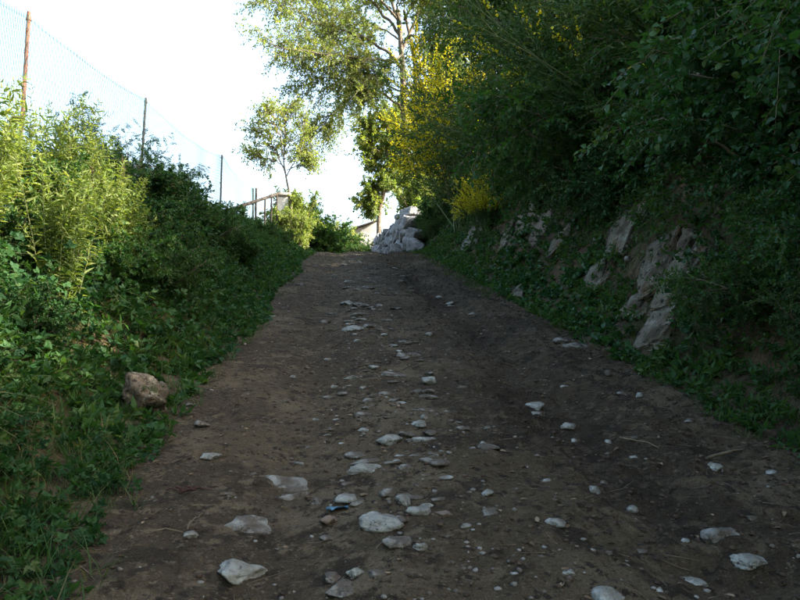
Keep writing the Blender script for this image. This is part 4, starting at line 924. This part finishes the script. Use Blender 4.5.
# --- right bank: overhanging bushes
RS1 = leafy_shrub(91, 1.7, 1.0, 'ivy', .055, .9, 'ovate', 1, 18, 10, 8, 16, -.3)
RS2 = leafy_shrub(92, 1.8, 1.0, 'dark_tree', .058, .65, 'diamond', 1, 20, 11, 9, 18, -.22)
RS3 = leafy_shrub(93, 1.6, 1.05, 'nettle', .052, .6, 'diamond', 1, 20, 11, 9, 17, -.25)
def ron(u, y): x = float(cx(y) + u); return x, y, gz(x, y) - .15
RB = [(3.35,4.4,1.0,RS1,'round leaved ivy bush hanging over the bank at the right edge of the view'),(3.45,5.7,1.0,RS1,'dark ivy mass above and right of the bare rock slabs'),(3.7,7.0,1.0,RS2,'deep green bush directly above the bare rock slabs'),
 (3.9,5.0,1.15,RS3,'tall green thicket behind the ivy at the right edge'),(3.6,8.6,.85,RS3,'bright green bush above the brown earthy rock'),(3.7,10.4,.95,RS2,'dense bush overhanging the middle of the right bank'),(3.3,9.5,.6,RS1,'small ivy clump low on the middle of the right bank'),
 (3.7,12.4,.9,RS1,'dark bush above the orange brown rock'),(4.0,14.6,.9,RS2,'dark bush behind the nearest flowering broom'),(3.6,17.0,.7,RS3,'green bush below the flowering brooms'),(3.3,20.5,.75,RS3,'ivy green bush next to the boulder wall'),(3.4,23.5,.7,RS1,'low bush at the near end of the boulder wall'),(4.3,3.2,1.1,RS2,'bush beyond the right edge at the bank top'),(4.4,6.7,1.4,RS2,'tall leafy bush among the dark brooms above the slabs'),(4.2,8.8,1.5,RS3,'tall green bush behind the one above the earthy rock'),(4.2,11.2,1.5,RS2,'tall dense bush high on the middle of the right bank'),(4.0,13.6,1.5,RS3,'tall bush filling the bank top beyond the middle'),(4.3,5.2,1.35,RS1,'high ivy covered bush at the upper right of the view'),(2.7,26.6,.55,RS3,'small bush trailing over the near end of the boulder wall'),(2.8,24.5,.55,RS3,'small leafy bush wedged between the boulder wall and the bank'),(2.9,25.6,.75,RS1,'ivy bush behind the near end of the boulder wall'),(2.5,29.0,.5,RS3,'small bush on the far top of the boulder wall'),(3.7,1.7,1.25,RS2,'unseen bush added on the bank beside the viewer to block sun'),(2.75,4.5,.48,RS3,'low green bush at the foot of the right bank near the right edge'),(2.95,5.3,.5,RS2,'low dark bush on the bank just right of the rock slabs'),(2.7,3.6,.5,RS3,'low bush at the foot of the bank cut by the right edge'),(3.0,4.9,.55,RS1,'trailing ivy clump below the ivy mass at the right'),(3.8,2.6,1.25,RS1,'ivy bush on the bank right of the viewer')]  # bush beside the viewer is added out of view to stop a sun patch
for k, (u, y, s, m, lab) in enumerate(RB):
    parts('overhanging_bush', lab, 'bush', 'bushes overhanging the right bank', ron(u, y), k * 1.3, s, stems=m[0], foliage=m[1])
BR1 = broom(94, 2.6, .74, .95); BR2 = broom(95, 2.8, 1.0, .07); BR3 = broom(96, 2.6, 1.1, .02)
BRS = [(2.9,16.8,.55,BR1,'small flowering broom hanging lowest over the bank'),(2.95,20.4,1.6,BR1,'sunlit broom thick with yellow flowers right of the twin trunks'),(3.3,23.4,1.55,BR1,'yellow flowering broom just above the boulder wall'),(4.6,18.2,1.4,BR2,'tall green broom in front of the yellow flowering ones'),(4.6,15.4,1.5,BR2,'tall broom with sparse flowers behind the small flowering one'),
 (3.7,12.6,1.35,BR2,'dark broom with scattered yellow sprays high on the bank'),(4.0,9.8,1.35,BR2,'streaky dark broom with a few yellow flowers above the middle bank'),(4.0,7.6,1.35,BR3,'dark feathery broom arching over the rock slabs'),(4.4,5.9,1.0,BR3,'dark feathery broom filling the upper right of the view'),(4.5,4.4,.98,BR2,'broom with a small yellow spray at the right edge'),(4.3,2.4,1.25,BR3,'unseen dark broom added beyond the right edge of the view to block sun'),(4.3,.8,1.35,BR2,'unseen dark broom added on the bank beside the viewer to block sun')]  # last two brooms are out of view, added to shade the near path
for k, (u, y, s, m, lab) in enumerate(BRS):
    parts('broom_bush', lab, 'bush', 'broom bushes on the right bank', ron(u, y), k * 2.1, s, **m)
hrng = np.random.default_rng(140)                                 # hedge of shrubs crowding the left slope
for k in range(40):
    y = 2.9 + 20.7 * (k + hrng.random()) / 40; sd = hrng.uniform(.9, 2.9) if y > 7 else hrng.uniform(.9, 2.4); x = float(cx(y) + u_left(y)) - sd
    m = (L1, L2, L1, DK)[k % 4]; sc = hrng.uniform(.42, .70) * (.75 + .12 * sd) * (.7 if y > 16 else 1 if y > 6.5 else .72)
    parts('leafy_shrub', ('dark bramble shrub in the hedge crowding the left slope', 'fresh green shrub in the hedge crowding the left slope', 'dark bramble shrub in the hedge crowding the left slope', 'dark small leaved shrub in the hedge crowding the left slope')[k % 4], 'shrub', 'hedge shrubs on the left slope', (x, y, gz(x, y) - .06), hrng.random() * 6.28, sc, stems=m[0], foliage=m[1])
# tall trees on the bank top that shade the path
def bank_tree(seed, h, label, u, y, leaf, lean=-.8):
    rg = np.random.default_rng(seed); b = np.array(ron(u, y)); tp = b + [lean, 0, h]
    limbs = []
    for k in range(9):
        f = .42 + .5 * k / 9; s = b + (tp - b) * f + [0, 0, 0]; a = k * 2.4 + rg.random(); d = np.array([math.cos(a), math.sin(a), .55]); L = h * .42 * (1.15 - f * .6)
        limbs.append(([s, s + d * L * .35 + [0, 0, .1], s + d * L * .7 + [0, 0, .1], s + d * L], .06, .015))
    return tree('bank_tree', label, b, limbs, rg, leaf, (2, 7, 13), (.5, 1.3), (.25, .65), .095, .55, 'diamond', -.2, .1, [([b, b + [.1, .1, h * .3], b + (tp - b) * .65, tp], .14, .03)], group='trees on top of the right bank')
t1 = bank_tree(97, 5.6, 'leafy tree on the bank top whose branches hang over the path in mid view', 4.3, 13.5, 'dark_tree', -1.3)
t2 = bank_tree(98, 5.6, 'dark tree high on the bank behind the feathery brooms', 5.6, 10.2, 'dark_tree')
for (src, u, y, s, rz, lab) in ((t1, 5.4, 15.0, 1.1, .3, 'leafy tree on the bank top behind the flowering brooms'), (t2, 5.5, 8.6, 1.05, 2.0, 'dark tree on the bank top above the bare rock slabs'), (t2, 6.4, 12.6, 1.15, 1.0, 'dark tree farther back on the bank top'), (t1, 7.4, 15.6, 1.2, 5.0, 'tall tree behind the first leafy bank tree'),
      (t2, 4.8, .2, .85, 1.0, 'dark tree on the bank beside the viewer'), (t2, 5.0, -2.2, 1.0, 5.0, 'dark tree on the bank behind the viewer'), (t1, 4.6, -4.8, 1.0, 5.0, 'leafy tree on the bank well behind the viewer')):
    copy_thing(src, lab, ron(u, y), rz, s)
for (src, x, y, s, rz, lab) in ((t1, -3.8, -1.4, 1.1, 2.2, 'leafy tree on the left bank just behind the viewer'), (t2, -3.2, -4.8, 1.15, .7, 'dark tree on the left bank well behind the viewer'), (t2, -6.2, -2.6, 1.2, 1.7, 'dark tree farther left behind the viewer')):
    copy_thing(src, lab, (x, y, gz(x, y) - .15), rz, s)
